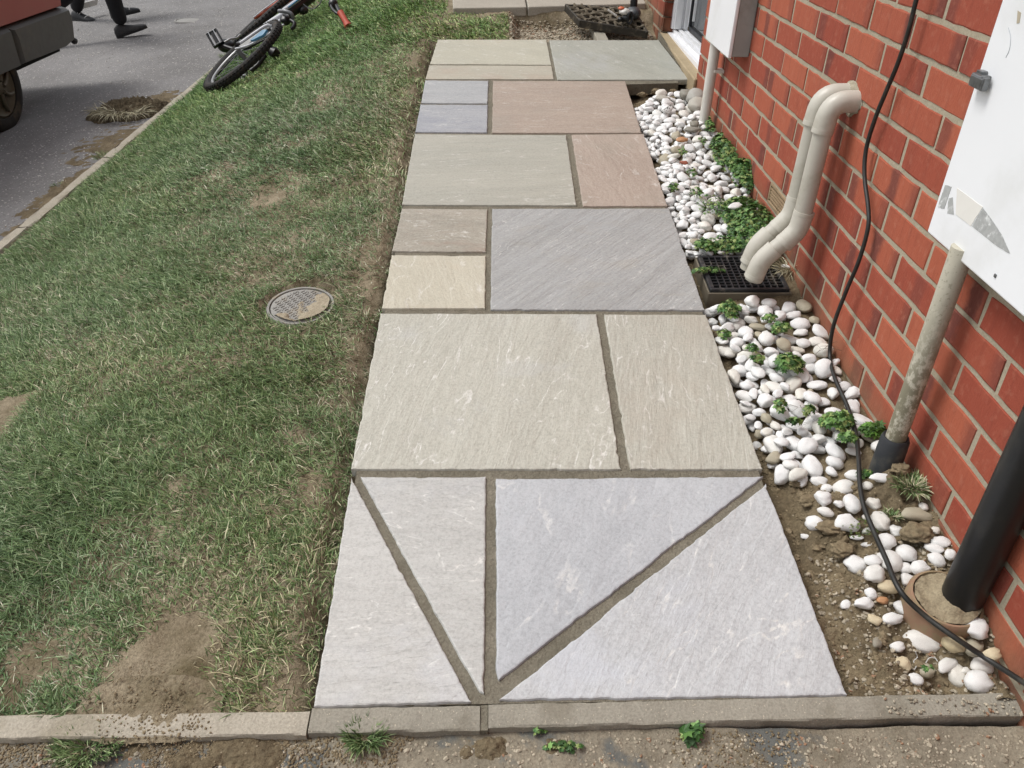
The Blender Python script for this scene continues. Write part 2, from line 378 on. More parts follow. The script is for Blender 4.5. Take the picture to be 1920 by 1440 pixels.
slabs=[
([(820.8,74),(1024.7,74),(1034,121.3),(806,120)],dict(base='c2bba6',tone2='cfc7b2',vein='dcd4c0',blot='cdb492',blotamt=.5,dirn=20,stretch=3,tint=(0.78,0.785,0.71)),'pale beige slab at the far left corner of the path, a thin crack at its back edge'),
([(805,122),(1034.5,123),(1038.7,148.2),(797.7,148)],dict(base='bdb6a0',tone2='c6bda6',vein='d3cab4',blot='c8a68c',blotamt=.45,dirn=0,stretch=4,tint=(0.79,0.78,0.72)),'narrow beige strip slab running along the front of the far left slab'),
([(1030.3,75),(1234.8,75),(1292.4,149),(1045.2,149.4)],dict(base='aeb0a2',tone2='b9b9ab',vein='d0cebf',blot=BL,blotamt=.3,dirn=50,stretch=3,tint=(0.745,0.745,0.7)),'grey-green slab directly in front of the doorstep'),
([(797.4,150.3),(916,151.3),(914,193.6),(789.3,193.2)],dict(base='b3b2bb',tone2='c3c1c8',vein='d9d8dc',blot='b7aeb2',dirn=5,stretch=6,tint=(0.71,0.73,0.7)),'small lilac-grey slab, the farther of two small ones on the lawn side'),
([(788.4,195.6),(915,196.4),(913.3,248.2),(778.6,247.3)],dict(base='a9aabb',tone2='bcbcc6',vein='dcdbde',blot='9ea2bd',blotamt=.5,dirn=3,stretch=6,tint=(0.695,0.71,0.69)),'small lilac-blue slab, the nearer of two small ones on the lawn side, beside the pink slab'),
([(924.3,151.3),(1172.3,151.9),(1203.3,248.7),(922.9,249)],dict(base='b9a091',tone2='c4ac9c',vein='dfd0c1',blot='b3aca0',blotamt=.4,dirn=0,stretch=7,tint=(0.73,0.69,0.62)),'wide pink-brown slab with white scratches, second row from the doorstep'),
([(777.5,251),(1062,253),(1081,384.7),(753.5,383.8)],dict(base='b4b3a2',tone2='bfbdac',vein='d2cfbf',blot='c3beae',dirn=-4,stretch=7,steps=5,bstr=.3,tint=(0.77,0.76,0.72)),'wide smooth greenish-grey slab beside the pink upright slab'),
([(1071.7,252.3),(1206.7,250.9),(1251.7,385.8),(1093.3,386.4)],dict(base='b89f90',tone2='c2aa9b',vein='d9c8ba',blot='aba292',blotamt=.35,dirn=80,stretch=2.5,specks=1,tint=(0.77,0.735,0.67)),'upright pink-brown slab speckled with dark dirt beside the pebbles'),
([(753.3,390.5),(914,391.9),(911,472.5),(735,470.7)],dict(base='a49b8a',tone2='b5a999',vein='d8cdba',blot='857d6f',blotamt=.6,stain='b8937c',stainamt=.6,dirn=8,stretch=4,steps=9,bstr=.9,edge=.5,tint=(0.8,0.79,0.73)),'small marbled brown and grey slab with rough riven face'),
([(734.3,477.8),(911,479.3),(909.3,578),(715.6,578)],dict(base='cbc3ac',tone2='d5cdb7',vein='e3dccb',blot='d8b98d',blotamt=.45,dirn=75,stretch=2.5,tint=(0.79,0.775,0.7)),'small cream slab with a tan corner, left of the large blue-grey slab'),
([(922.7,391),(1255,390.3),(1321.7,581.3),(920,580.4)],dict(base='a9a9aa',tone2='b7b7b9',vein='cecbc4',blot='b8babf',blotamt=.4,stain='b9ab90',stainamt=.35,dirn=-48,stretch=6,steps=11,tint=(0.75,0.755,0.735)),'large blue-grey slab with diagonal streaks beside the drain'),
([(713.5,587.3),(1119,588.4),(1164,879.8),(658,879.8)],dict(base='b7b09f',tone2='c1bbaa',vein='dcd6c6',blot=BL,blotamt=.22,dirn=-76,stretch=3,steps=9,edge=.6),'largest grey-beige slab with long pale scuffs, left half of its row'),
([(1133,589),(1324,589.6),(1429.8,879.6),(1181.7,879.8)],dict(base='b3ac9b',tone2='bcb5a4',vein='d8d2c2',blot='bfa58a',blotamt=.25,dirn=-80,stretch=4,steps=9,edge=.5),'tall grey-beige slab between the largest slab and the pebbles'),
([(659,895),(883,1315.5),(587.5,1325)],dict(base='bdb9b2',tone2='c8c5bf',vein='e2dfd9',blot='cfd1dc',blotamt=.4,dirn=3,stretch=3.2,steps=12,bstr=1.,edge=.6,tint=(0.885,0.89,0.875)),'triangular pale grey riven slab against the lawn at the near end'),
([(676.3,894),(911.4,893.7),(907,1300),(899,1297)],dict(base='bbb7b0',tone2='c6c3bc',vein='e2dfd9',blot='c8cad4',blotamt=.3,dirn=4,stretch=3.2,steps=12,bstr=1.,edge=.6,tint=(0.86,0.87,0.86)),'triangular pale grey riven slab pointing at the kerb, left of the middle joint'),
([(930,897.3),(1432,893),(935,1274.5),(931,1262)],dict(base='b5b5b7',tone2='c2c2c3',vein='d9d8d9',blot='c6c8ce',blotamt=.5,dirn=-60,stretch=2,steps=5,bstr=.35,tint=(0.82,0.845,0.865)),'triangular smooth bluish-grey slab right of the middle joint'),
([(1436.5,907),(1588.3,1303),(936,1311.5),(1040,1229),(1190,1103)],dict(base='b9b7b5',tone2='c3c2c1',vein='e3e1dd',blot='cdd0da',blotamt=.45,dirn=-58,stretch=2.6,steps=9,edge=.55,tint=(0.87,0.895,0.915)),'triangular grey slab with curving ledges at the near right corner of the path'),
]
for k,(poly,pr,lab) in enumerate(slabs):
    m=m_stone('sandstone_%d'%k,seed=k+1.,**pr); slab_obj('paving_slab',poly,m,lab,seed=k*7.3)
mb=MB()
def uvpoly(pp,h): return [W(u,v,h) for u,v in pp]
mb.prism(uvpoly([(.012,-.5345),(.895,-.5305),(.893,2.44),(1.155,2.46),(1.15,3.055),(.03,3.05),(.0,2.45),(.006,.0)],-.0055),-.05*GN)
# sheet for a little relief on top of the bed
joint=mb.build('mortar_bed',MAT['mortar']); tag(joint,'grey-brown mortar bed filling the joints between the path slabs','mortar')
# doorstep joint
# ------------------------------------------------------------------ kerbs
def kerb_uv(u0,u1,v0,v1,h,m,label,drop=.05,taper=0):
    n=max(3,int((u1-u0)/.012)); V=[];F=[]
    prof=[(v1,-.0-drop),(v1,-.002),(v1-.002,0),(v0+.003,-.0005),(v0+.0005,-.003),(v0-.0005,-drop)]
    for i in range(n+1):
        u=u0+(u1-u0)*i/n
        for k,(v,hh) in enumerate(prof):
            v=v+taper*i/n
            j=(fbm([u*40],[k*7.+v0*9],3)[0]-.5)*.004; vv=v+j; x,y,_=W(u,vv); zz=terr(x,y)-pplane(x,y)
            V.append(W(u,vv,h+hh+(fbm([u*25],[k*3.],6)[0]-.5)*.003)+np.array([0,0,float(zz)]))
    m_=len(prof)
    for i in range(n):
        for k in range(m_-1): a=i*m_+k; F.append([a,a+m_,a+m_+1,a+1][::-1])
    F.append([k for k in range(m_)][::-1]); F.append([n*m_+k for k in range(m_)])
    F=[f[::-1] for f in F]
    o=mobj('kerb_stone',V,F,m); autosmooth(o,35); tag(o,label,'kerb','concrete edging kerbs along the near end'); return o
kA=m_kerb('kerb_pale','b9b2a3','a59c8b','8d8470'); kB=m_kerb('kerb_grey','a09b8e','8e897c','7b7566')
kerb_uv(-1.7,.0,-.583,-.542,-.004,kA,'pale sandy edging kerb in front of the lawn, partly covered by mud')
kerb_uv(.003,.284,-.580,-.537,-.003,kB,'short edging kerb in front of the left triangular slab, a grass tuft before it')
kerb_uv(.298,1.215,-.576,-.535,-.003,kB,'long grey edging kerb in front of the right triangular slabs and the pebble strip',taper=.009)
mb=MB(); mb.prism([W(.2848,-.579,-.006),W(.2972,-.579,-.006),W(.2972,-.5352,-.006),W(.2848,-.5352,-.006)],-.03*GN)
o=mb.build('mortar_joint',MAT['mortar']); tag(o,'mortar plug filling the gap between two edging kerbs at the middle joint','mortar')
# kerb along the road, blocks about 0.9 m
def roadkerb(y0,y1,lab):
    n=30; V=[];F=[]; prof=[(-.026,-.09),(-.025,-.002),(-.022,0),(.020,0),(.024,-.004),(.025,-.06)]; m_=len(prof)
    for i in range(n+1):
        y=y0+(y1-y0)*i/n
        for k,(dx,dz) in enumerate(prof): V.append((XK+dx+(fbm([y*12],[k*3.],3)[0]-.5)*.008,y,float(kerbz(y))+.012+dz+(fbm([y*9],[k*5.],7)[0]-.5)*.012))
    for i in range(n):
        for k in range(m_-1): a=i*m_+k; F.append([a,a+1,a+m_+1,a+m_])
    F.append(list(range(m_))); F.append([n*m_+k for k in range(m_)][::-1]); F=[f[::-1] for f in F]
    o=mobj('kerb_stone',V,F,kA); autosmooth(o,35); tag(o,lab,'kerb','edging kerbs between lawn and road')
for a,b,l in [(.6,1.55,'road edging kerb nearest the camera at the left frame edge'),(1.56,2.46,'second road edging kerb from the left, beside the tall grass'),(2.47,3.37,'road edging kerb just before the earth heap'),(3.38,4.28,'road edging kerb under the fallen bicycle wheel'),(4.29,5.2,'road edging kerb behind the fallen bicycle'),(5.21,6.4,'road edging kerb farthest up the lawn')]: roadkerb(a,b,l)

# ------------------------------------------------------------------ brick wall
WY0,WY1,WZ0,WZ1=-2.6,7.0,-.30,2.85
DY0,DY1,DZ1=1.985,2.962,2.2
def m_brick():
    M=Mat('brick_material'); uv=M.uv(); s=M.sep(uv); c=M.attr(); cs=M.sep(c); o=M.obj()
    base=M.mix(cs[0],lin('914636'),lin('a85d45')); dark=lin('623a35')
    nn=M.noise(o,14,4,.6)
    e1=M.ma('ABSOLUTE',M.ma('SUBTRACT',s[0],cs[1])); band=M.st(M.ma('ADD',e1,M.ma('MULTIPLY',M.ma('SUBTRACT',nn,.5),.25)),.17,.05)
    e2=M.st(M.ma('ADD',s[0],M.ma('MULTIPLY',nn,.2)),.30,.12)
    mk=M.ma('MULTIPLY',M.ma('MAXIMUM',band,M.ma('MULTIPLY',e2,.6)),cs[2],0,True)
    col=M.mix(M.ma('MULTIPLY',mk,.8),base,dark)
    v=M.mp(o,scale=(1,60,9)); col=M.mix(M.st(M.noise(v,1,4,.6),.45,.75,0,.3),col,lin('73392d'))
    col=M.mix(M.st(M.noise(o,45,4,.6),.5,.75,0,.3),col,lin('b47a64'))
    pits=M.st(M.vor(M.mp(o,scale=(1,1.6,.8)),170),.17,.08); pm=M.ma('MULTIPLY',pits,M.st(M.noise(o,9,3),.48,.6)); col=M.mix(M.ma('MULTIPLY',pm,.6),col,lin('55261f'))
    dr=M.mp(o,scale=(1,90,8)); col=M.mix(M.ma('MULTIPLY',M.st(M.noise(dr,1,3,.5),.75,.79),M.st(M.noise(o,2.4,2),.52,.6)),col,lin('d8c3a4'))
    z=M.sep(o)[2]; y=M.sep(o)[1]; low=M.ma('SUBTRACT',z,M.ma('MULTIPLY',y,.11))
    dirt=M.ma('MULTIPLY',M.st(M.ma('ADD',low,M.ma('MULTIPLY',nn,.1)),.1,-.04),.5); col=M.mix(dirt,col,lin('7c6b52'))
    rg=M.noise(M.mp(o,scale=(1,1.5,.8)),120,5,.7); col=M.mix(M.st(rg,.42,.25,0,.45),col,lin('6b3026')); col=M.mix(M.st(rg,.6,.8,0,.3),col,lin('c08468')); M.bump(M.noise(M.mp(o,scale=(1,3,1)),60,5,.6),.5,.002); M.bump(rg,.7,.0015); M.bump(pm,-.8,.0015)
    return M.out(col,.85,0,.25)
def m_wmort():
    M=Mat('wall_mortar_material'); o=M.obj(); n=M.noise(o,30,5,.6); c=M.mix(n,lin('9a907d'),lin('b1a893')); c=M.mix(M.st(M.noise(o,5,5,.6),.5,.7,0,.5),c,lin('999887'))
    c=M.mix(M.st(M.noise(o,260,3,.7),.4,.7,0,.3),c,(.14,.12,.08,1)); M.bump(M.noise(o,90,4,.6),.6,.003); return M.out(c,.9,0,.2)
MAT['wmort']=m_wmort()
wall=empty('house_wall',(0,0,0),'red brick house wall with pale mortar along the right side of the path','wall')
V=[];F=[];UVs=[];Cc=[]
AB=(.573,.788,.0795,.1455)   # air brick opening
def addbrick(y0,y1,z0,z1,x0=0,axis='x',flip=False):
    j=lambda a:a+rng.uniform(-.0021,.0021)
    b=.0026; r=rng.random(3)
    c=[r[0],rng.choice([.05,.12,.85,.93,.5,-.5]),(rng.random()*.8+.35 if rng.random()<.8 else .1)]
    dx=rng.uniform(-.0012,.0012); n=len(V); q=[]
    ny=max(2,int((y1-y0)/.035)); 
    ys=[y0+(y1-y0)*k/ny for k in range(ny+1)]
    # ring outline points going round: bottom, top
    out=[]
    for y in ys: out.append((y,z0))
    for y in ys[::-1]: out.append((y,z1))
    m=len(out); cy,cz=(y0+y1)/2,(z0+z1)/2; w=y1-y0; hh=z1-z0
    w1=[( (y-cy)*(1-2*b/w)+cy, (z-cz)*(1-2*b/hh)+cz) for y,z in out]
    outj=[(j(y),j(z)) for y,z in out]
    for (a,z) in w1: q.append((x0+dx,a,z))
    for (a,z) in outj: q.append((x0+dx+.0016,a,z))
    for (a,z) in outj: q.append((x0+.02,a,z))
    if axis=='y':   # return face: local (x0=y plane, y->x)
        q=[(p[1],(2*x0-p[0]) if flip else p[0],p[2]) for p in q]
    V.extend(q); Cc.extend([(*c,1)]*len(q))
    fs=[list(range(m))[::-1]]
    for rg in (0,1):
        for k in range(m): kk=(k+1)%m; fs.append([rg*m+k,rg*m+kk,(rg+1)*m+kk,(rg+1)*m+k])
    for f in fs:
        if axis=='y' and not flip: f=f[::-1]
        F.append([i+n for i in f]); 
        for i in f:
            p=(out*3)[i]; UVs.append(((p[0]-y0)/.215,(p[1]-z0)/.065))
nj0=int(WZ0/.075)-1
for jz in range(nj0,int(WZ1/.075)):
    z0=jz*.075+.0055; z1=z0+.064; par=jz%2
    i=int(-WY1/.1125)-2
    i0=i if (i%2)==par else i+1
    for ii in range(i0,int(-WY0/.1125)+2,2):
        ya=-(ii+2)*.1125+.0058; yb=-ii*.1125-.0058
        segs=[(ya,yb)]
        if z1<DZ1:
            ns=[]
            for a,b in segs:
                if b<=DY0 or a>=DY1: ns.append((a,b))
                else:
                    if a<DY0-.03: ns.append((a,DY0))
                    if b>DY1+.03: ns.append((DY1,b))
            segs=ns
        if abs(z0-.0805)<.002: segs=[(a,b) for a,b in segs if b<AB[0]+.004 or a>AB[1]-.004] if True else segs
        for a,b in segs:
            if abs(z0-.0805)<.002 and a<AB[1] and b>AB[0]: continue
            if b-a>.02: addbrick(a+rng.uniform(-.001,.001),b+rng.uniform(-.001,.001),z0+rng.uniform(-.0008,.0008),z1+rng.uniform(-.0008,.0008))
# reveals (return faces) of the door opening
for jz in range(0,int(DZ1/.075)):
    z0=jz*.075+.005; z1=z0+.065; w=.1025 if jz%2 else .065
    addbrick(.003,w,z0,z1,DY1,'y',True)
    addbrick(.003,w,z0,z1,DY0,'y')
    if w<.1: addbrick(w+.01,.1025,z0,z1,DY1,'y',True)
# soot: flip orientation check is done by recalculating normals
o=mobj('brickwork',V,F,m_brick(),wall,(0,0,0),False,None,Cc)
l=o.data.uv_layers.new(name='UVMap'); l.data.foreach_set('uv',np.array(UVs).ravel())
mb=MB()
for (a,b,c,d) in [(WY0,AB[0],WZ0,WZ1),(AB[0],AB[1],WZ0,AB[2]),(AB[0],AB[1],AB[3],WZ1),(AB[1],DY0-.0005,WZ0,WZ1),(DY1+.0005,WY1,WZ0,WZ1),(DY0-.0005,DY1+.0005,DZ1,WZ1),(DY0-.0005,DY1+.0005,WZ0,.16)]:
    mb.box((.0525,(a+b)/2,(c+d)/2),(.0500,(b-a)/2,(d-c)/2))
mo=mb.build('mortar',MAT['wmort'],wall,(0,0,0))
# air brick
mb=MB(); y0,y1,z0,z1=AB; nx_,nz_=13,5
mterra=plain('air_brick_clay','a28a6c',.8,0,.15,40,.4,.001,'7a6a50',20,.6)
mb.box((.006,(y0+y1)/2,z0+.004),(.007,(y1-y0)/2-.002,.004),b=.001); mb.box((.006,(y0+y1)/2,z1-.004),(.007,(y1-y0)/2-.002,.004),b=.001)
mb.box((.006,y0+.006,(z0+z1)/2),(.007,.005,(z1-z0)/2-.008),b=.001); mb.box((.006,y1-.006,(z0+z1)/2),(.007,.005,(z1-z0)/2-.008),b=.001)
for k in range(1,nz_): z=z0+.008+(z1-z0-.016)*k/nz_; mb.box((.007,(y0+y1)/2,z),(.0065,(y1-y0)/2-.011,.0027))
for k in range(1,nx_): y=y0+.011+(y1-y0-.022)*k/nx_; mb.box((.0085,y,(z0+z1)/2),(.006,.0028,(z1-z0)/2-.008))
ab=mb.build('air_brick',mterra,wall)
mb=MB(); mb.box((.03,(y0+y1)/2,(z0+z1)/2),(.002,(y1-y0)/2,(z1-z0)/2)); mb.build('duct',plain('dark_void','15130f',.9),ab)
# mortar patch round the waste pipes
def blob(name,c,r,m,parent=None,sub=3,amp=.3,fr=3,seed=0,label=None,cat=None,M=None):
    bm=bmesh.new(); bmesh.ops.create_icosphere(bm,subdivisions=sub,radius=1)
    v=np.array([q.co[:] for q in bm.verts]); f=[[q.index for q in a.verts] for a in bm.faces]; bm.free()
    n=fbm(v[:,0]*fr+seed,v[:,1]*fr+v[:,2]*fr*1.3,seed)-.5+ (fbm(v[:,2]*fr*2+seed,v[:,0]*fr*2-v[:,1],seed+5)-.5)*.7
    v=v*(1+amp*n[:,None])*np.array(r)
    if M is not None: v=v@np.asarray(M)
    o=mobj(name,v+np.array(c),f,m,parent,c,True)
    if label: tag(o,label,cat)
    return o
blob('mortar_patch',(.001,.335,.520),(.0045,.062,.040),MAT['wmort'],wall,4,.5,3,3)

# ------------------------------------------------------------------ doorway and doorstep
upvc=plain('white_upvc','e9eaec',.35,0,.04,20,.05,.0005,'bdb9ae',14,.35)
stepm=m_ground('doorstep_concrete',[(.3,lin('a08f72')),(.6,lin('b3a285')),(.8,lin('b9ac93'))],6,220,.5,.002)
def zst(y): return .243+.0*y
A=wp(1237,64,.014); B=wp(1300,146,.014); zt=(A[2]+B[2])/2
mb=MB()
V8=[]
ya,yb=DY0+.003,DY1-.003
tl=[(-.050,ya-.10,B[2]-.004),( -.050,DY1-.10,A[2]-.012),(.10,yb,A[2]-.012),(.10,ya,B[2]+.006)]
front=[(-.014,ya-.012,B[2]),(-.014,yb,A[2]),(.10,yb,A[2]),(.10,ya,B[2]),(.0,ya,B[2]),(-.0005,ya-.012,B[2])]
mb.prism(front[::-1],(0,0,-.09)); st=mb.build('doorstep',stepm)
bpy.context.view_layer.objects.active=st
md=st.modifiers.new('bevel','BEVEL'); md.width=.006; md.segments=2
tag(st,'buff concrete doorstep below the white door frame','doorstep')
door=empty('door',(.1,(DY0+DY1)/2,.25),'white framed glass door set in the brick wall above the doorstep','door')
zf=zt+.004
mb=MB()
for k,(x0,x1,zz) in enumerate([(.035,.062,.012),(.062,.078,.026),(.078,.088,.016),(.088,.108,.030),(.108,.118,.014),(.118,.14,.026)]):
    mb.box(((x0+x1)/2,(DY0+DY1)/2,zf-.03+(zz+.03)/2),((x1-x0)/2,(DY1-DY0)/2-.004,(zz+.03)/2),b=.002)
mb.build('threshold',upvc,door)
def jamb(y,s):
    mb=MB()
    for (x0,x1,w) in [(.050,.062,.030),(.0622,.098,.046),(.0982,.112,.032),(.1122,.135,.05)]:
        mb.box(((x0+x1)/2,y+s*w/2,(zf+.031+DZ1)/2),((x1-x0)/2,w/2,(DZ1-zf-.031)/2),b=.002)
    mb.build('door_frame',upvc,door)
jamb(DY1-.001,-1); jamb(DY0+.001,1)
mb=MB(); mb.box((.095,(DY0+DY1)/2,DZ1-.03),(.04,(DY1-DY0)/2-.052,.028),b=.002); mb.build('door_frame',upvc,door)
dark=plain('dark_gasket','24262a',.45,0,.1); glass=plain('dark_glass','4d5052',.12,0,.04,4,0,.0005,None,1,0,.6)
mb=MB(); 
mb.box((.15,(DY0+DY1)/2,(zf+.06+DZ1)/2),(.006,(DY1-DY0)/2-.06,(DZ1-zf-.06)/2)); mb.build('glass',glass,door)
mb=MB()
for y in (DY1-.062,DY1-.085,DY0+.06): mb.box((.14,y,(zf+.05+DZ1)/2),(.010,.007,(DZ1-zf-.05)/2),b=.001)
mb.box((.14,(DY0+DY1)/2,zf+.045),(.010,(DY1-DY0)/2-.095,.010),b=.001); mb.build('gasket',dark,door)
mb=MB(); mb.box((.135,DY1-.073,(zf+.05+DZ1)/2),(.008,.0045,(DZ1-zf-.05)/2),b=.001); mb.box((.135,DY1-.16,(zf+.09+DZ1)/2),(.006,.003,(DZ1-zf-.09)/2)); mb.build('trim',upvc,door)

# ------------------------------------------------------------------ meter boxes
wht=plain('white_grp','eceef0',.4,0,.03,9,.08,.0006,'cfd0cc',4,.35); gal=plain('grey_box_side','a2a39f',.6,0,.15,14,.3,.001,'7f807a',9,.7)
def meterbox(name,y0,y1,z0,z1,d,label,side):
    t=empty(name,(-.0,(y0+y1)/2,z0),label,'meter box'); mb=MB()
    mb.box((-d/2+.006,(y0+y1)/2,(z0+z1)/2),(d/2-.006,(y1-y0)/2-.004,(z1-z0)/2-.004),b=.004); mb.build('body',side,t)
    mb=MB(); mb.box((-d+.005,(y0+y1)/2,(z0+z1)/2),(.0065,(y1-y0)/2,(z1-z0)/2),b=.003); dr=mb.build('door',wht,t)
    return t,dr
bf,_d=meterbox('meter_box',1.262,1.632,.427,1.02,.074,'white meter cupboard with grey side by the door, a white pipe below it',gal)
NB=wp(1745,435,.05)
bn,dn=meterbox('meter_box',NB[1]-.52,NB[1],NB[2],NB[2]+.62,.056,'large white meter cupboard with metal latch and torn label at the right edge',wht)
# latch
metal=plain('latch_metal','8d8f90',.35,.8,.2,60,.2,.0005,'3a3834',30,.5)
L0=wp(1842,152,.062); lt=MB()
lt.box(L0+np.array([-.004,.0,0]),(.010,.0165,.0115),b=.003); lt.box(L0+np.array([-.012,-.004,-.001]),(.003,.019,.009),b=.0015); lt.box(L0+np.array([-.002,.006,.013]),(.006,.008,.003),b=.001)
lt.box(L0+np.array([-.006,-.021,-.001]),(.006,.004,.011),b=.0015)
lt.build('latch',metal,bn)
# torn label residue, thin paper patches on the door face
def patch(name,pts,m,par,d=.0582):
    mb=MB(); P=[wp(px,py,d) for px,py in pts]; n=len(P)
    c=np.mean(P,0); Q=[]
    for i in range(n):
        a,b=P[i],P[(i+1)%n]
        for k in range(5):
            t=k/5; q=a+(b-a)*t; s_=vn([q[1]*180],[q[2]*180],3)[0]-.5; Q.append(q+(c-q)*.06*s_)
    mb.prism(Q,(.0006,0,0)); return mb.build(name,m,par)
lab1=plain('torn_label_grey','b9bbb9',.8,0,.25,90,.2,.0004,'e3e5e4',60,.9); lab2=plain('torn_label_white','e3e1da',.7,0,.05)
patch('torn_label',[(1772,347),(1784,350),(1770,392),(1758,388)],lab1,dn); patch('torn_label',[(1786,370),(1788,402),(1776,400),(1778,372)],lab1,dn)
patch('torn_label',[(1794,352),(1842,388),(1820,424),(1792,402)],lab2,dn)
patch('torn_label',[(1843,390),(1858,410),(1878,440),(1894,476),(1870,462),(1822,424)],lab1,dn)
patch('scuff',[(1908,20),(1914,24),(1911,43),(1906,44)],plain('scuff_tan','b9ae98',.8),dn)

# ------------------------------------------------------------------ pipes on the wall
pvc=plain('grey_white_pvc','d9d7cf',.4,0,.04,12,.05,.0004,'b9b39f',9,.45)
oldp=Mat('weathered_pipe'); o_=oldp.obj(); cc=oldp.mix(oldp.noise(o_,12,4),lin('b3ae9d'),lin('c4bfae')); zz=oldp.sep(o_)[2]
k_=oldp.ma('MULTIPLY',oldp.st(zz,.2,-.12),oldp.st(oldp.noise(oldp.mp(o_,scale=(1,1,.6)),75,5,.7),.40,.54)); cc=oldp.mix(oldp.ma('MULTIPLY',k_,.85),cc,lin('6f6a54'))
cc=oldp.mix(oldp.st(oldp.noise(o_,130,3,.7),.58,.66,0,.5),cc,lin('817b66')); oldp.bump(oldp.noise(o_,150,3),.3,.001); oldp=oldp.out(cc,.6,0,.4)
def along(p0,p1,n=2): return [p0+(p1-p0)*t for t in np.linspace(0,1,n)]
# white pipe under far box
t=empty('pipe',wp(1317,226,.045),'white pipe dropping from the far meter cupboard into the pebbles','pipe')
a=wp(1317,226,.045); b=wp(1345,84,.045); a[1]=b[1]=(a[1]+b[1])/2
a[2]-=.08; mb=MB(); mb.tube([a,b+np.array([0,0,.04])],.0205,24); autosmooth(mb.build('tube',pvc,t)); 
mb=MB(); mb.box((-.02,b[1],b[2]-.10),(.02,.024,.006),b=.002); mb.build('clip',pvc,t)
# weathered pipe under near box
t=empty('pipe',wp(1668,852,.05),'weathered grey pipe with mould rising to the near meter cupboard','pipe')
a=np.array([-.05,-.405,.0]); b=np.array([-.05,-.405,NB[2]+.02])
mb=MB(); mb.tube([a+np.array([0,0,-.02]),b],.0205,28); autosmooth(mb.build('tube',oldp,t))
blk=plain('black_rubber','33363a',.6,0,.2,30,.2,.001,'6a675c',14,.5)
mb=MB(); mb.lathe(a,[(.0212,.012),(.0255,.014),(.029,.006),(.030,-.03),(.031,-.12)],28); autosmooth(mb.build('socket',blk,t))
# black downpipe with clay collar
ccen=gp(1776,1120,.040); cp=ccen+.024*GU-.004*GV; cp=np.array([cp[0],cp[1],0]); 
mat_blackpipe=plain('black_pipe','17191b',.38,0,.2,20,.1,.0006,'3c3b36',10,.4)
t=empty('downpipe',(cp[0],cp[1],-.1),'thick black soil pipe at the right edge standing in the clay collar','pipe')
mb=MB(); mb.tube([cp+np.array([0,0,-.16]),cp+np.array([0,0,2.6])],.036,40); autosmooth(mb.build('tube',mat_blackpipe,t))
clay=Mat('terracotta'); o_=clay.obj(); cc=clay.mix(clay.noise(o_,20,4),lin('8f705a'),lin('9d8069')); cc=clay.mix(clay.st(clay.noise(o_,26,6,.65),.42,.58,0,.85),cc,lin('8f7f63')); clay.bump(clay.noise(o_,120,4),.5,.002); clay=clay.out(cc,.85,0,.25)
ccen=gp(1776,1120,.040); ccen=np.array([ccen[0],ccen[1],ccen[2]])
print('collar',ccen,'blackpipe target bottom',gp(1800,1128,.05))
t2=empty('pipe_collar',ccen,'round terracotta drain collar filled with mortar round the black pipe','drain collar')
mb=MB(); mb.lathe(ccen,[(.056,-.008),(.0585,-.001),(.062,-.002),(.0665,-.009),(.067,-.05),(.065,-.12)],48,np.array([GU,np.cross(GN,GU),GN])); autosmooth(mb.build('rim',clay,t2))
n=28; V=[];F=[]
for i in range(n):
    for j in range(n):
        a_=(i/(n-1)-.5)*.116; b_=(j/(n-1)-.5)*.116; r_=math.hypot(a_,b_); 
        if r_>.056: a_*=.056/r_; b_*=.056/r_
        rr_=math.hypot(ccen[0]+a_-cp[0],ccen[1]+b_-cp[1])
        hh=-.002+.013*math.exp(-(max(rr_-.035,0)/.012)**2)+(fbm([a_*120],[b_*120],4)[0]-.5)*.012
        V.append(ccen+a_*GU+b_*GV+hh*GN)
for i in range(n-1):
    for j in range(n-1): F.append([i*n+j,(i+1)*n+j,(i+1)*n+j+1,i*n+j+1])
mobj('mortar_fill',V,F,m_ground('collar_mortar',[(.3,lin('8d8069')),(.55,lin('a09379')),(.8,lin('b1a48b'))],40,200,.8,.003),t2,None,True)
# twin waste pipes
wpc=plain('cream_waste_pipe','bdb9ad',.42,0,.06,14,.06,.0005,'9d9785',10,.6)
wps=plain('cream_socket','c4c0b4',.4,0,.06,18,.06,.0005,'a59f8e',10,.6)
ring=plain('pipe_gap','6e6a5c',.6)
def waste(name,P,label,r=.0235):
    """P: wall entry, top corner, lower corner 1, lower corner 2, end"""
    P=[np.array(p,float) for p in P]; t=empty(name,P[0],label,'pipe')
    c1=arcpts(P[0],P[1],P[2],.052,9); c2=arcpts(P[1],P[2],P[3],.026,5); c3=arcpts(P[2],P[3],P[4],.026,5)
    def part(nm,pts,rr,m):
        mb=MB(); mb.tube(pts,rr,26); autosmooth(mb.build(nm,m,t),50)
    d=lambda a,b:(b-a)/np.linalg.norm(b-a)
    part('pipe',[P[0],P[1],][:1]+[c1[0]],r,wpc)
    part('pipe',[c1[-1],c2[0]],r,wpc); part('pipe',[c2[-1],c3[0]],r,wpc); part('pipe',[c3[-1],P[4]],r,wpc)
    e=.0032
    part('elbow',[c1[0]-d(c1[0],c1[1])*.022]+c1+[c1[-1]+d(c1[-2],c1[-1])*.028],r+e,wps)
    part('elbow',[c2[0]-d(c2[0],c2[1])*.024]+c2+[c2[-1]+d(c2[-2],c2[-1])*.020],r+e,wps)
    part('elbow',[c3[0]-d(c3[0],c3[1])*.022]+c3+[c3[-1]+d(c3[-2],c3[-1])*.020],r+e,wps)
    # raised socket lips
    for q,dv in ((c1[-1],d(c1[-2],c1[-1])),(c2[0],-d(c2[0],c2[1])),(c2[-1],d(c2[-2],c2[-1])),(c3[-1],d(c3[-2],c3[-1]))):
        part('socket_lip',[q+dv*.017,q+dv*.0285],r+e+.0007,wps)
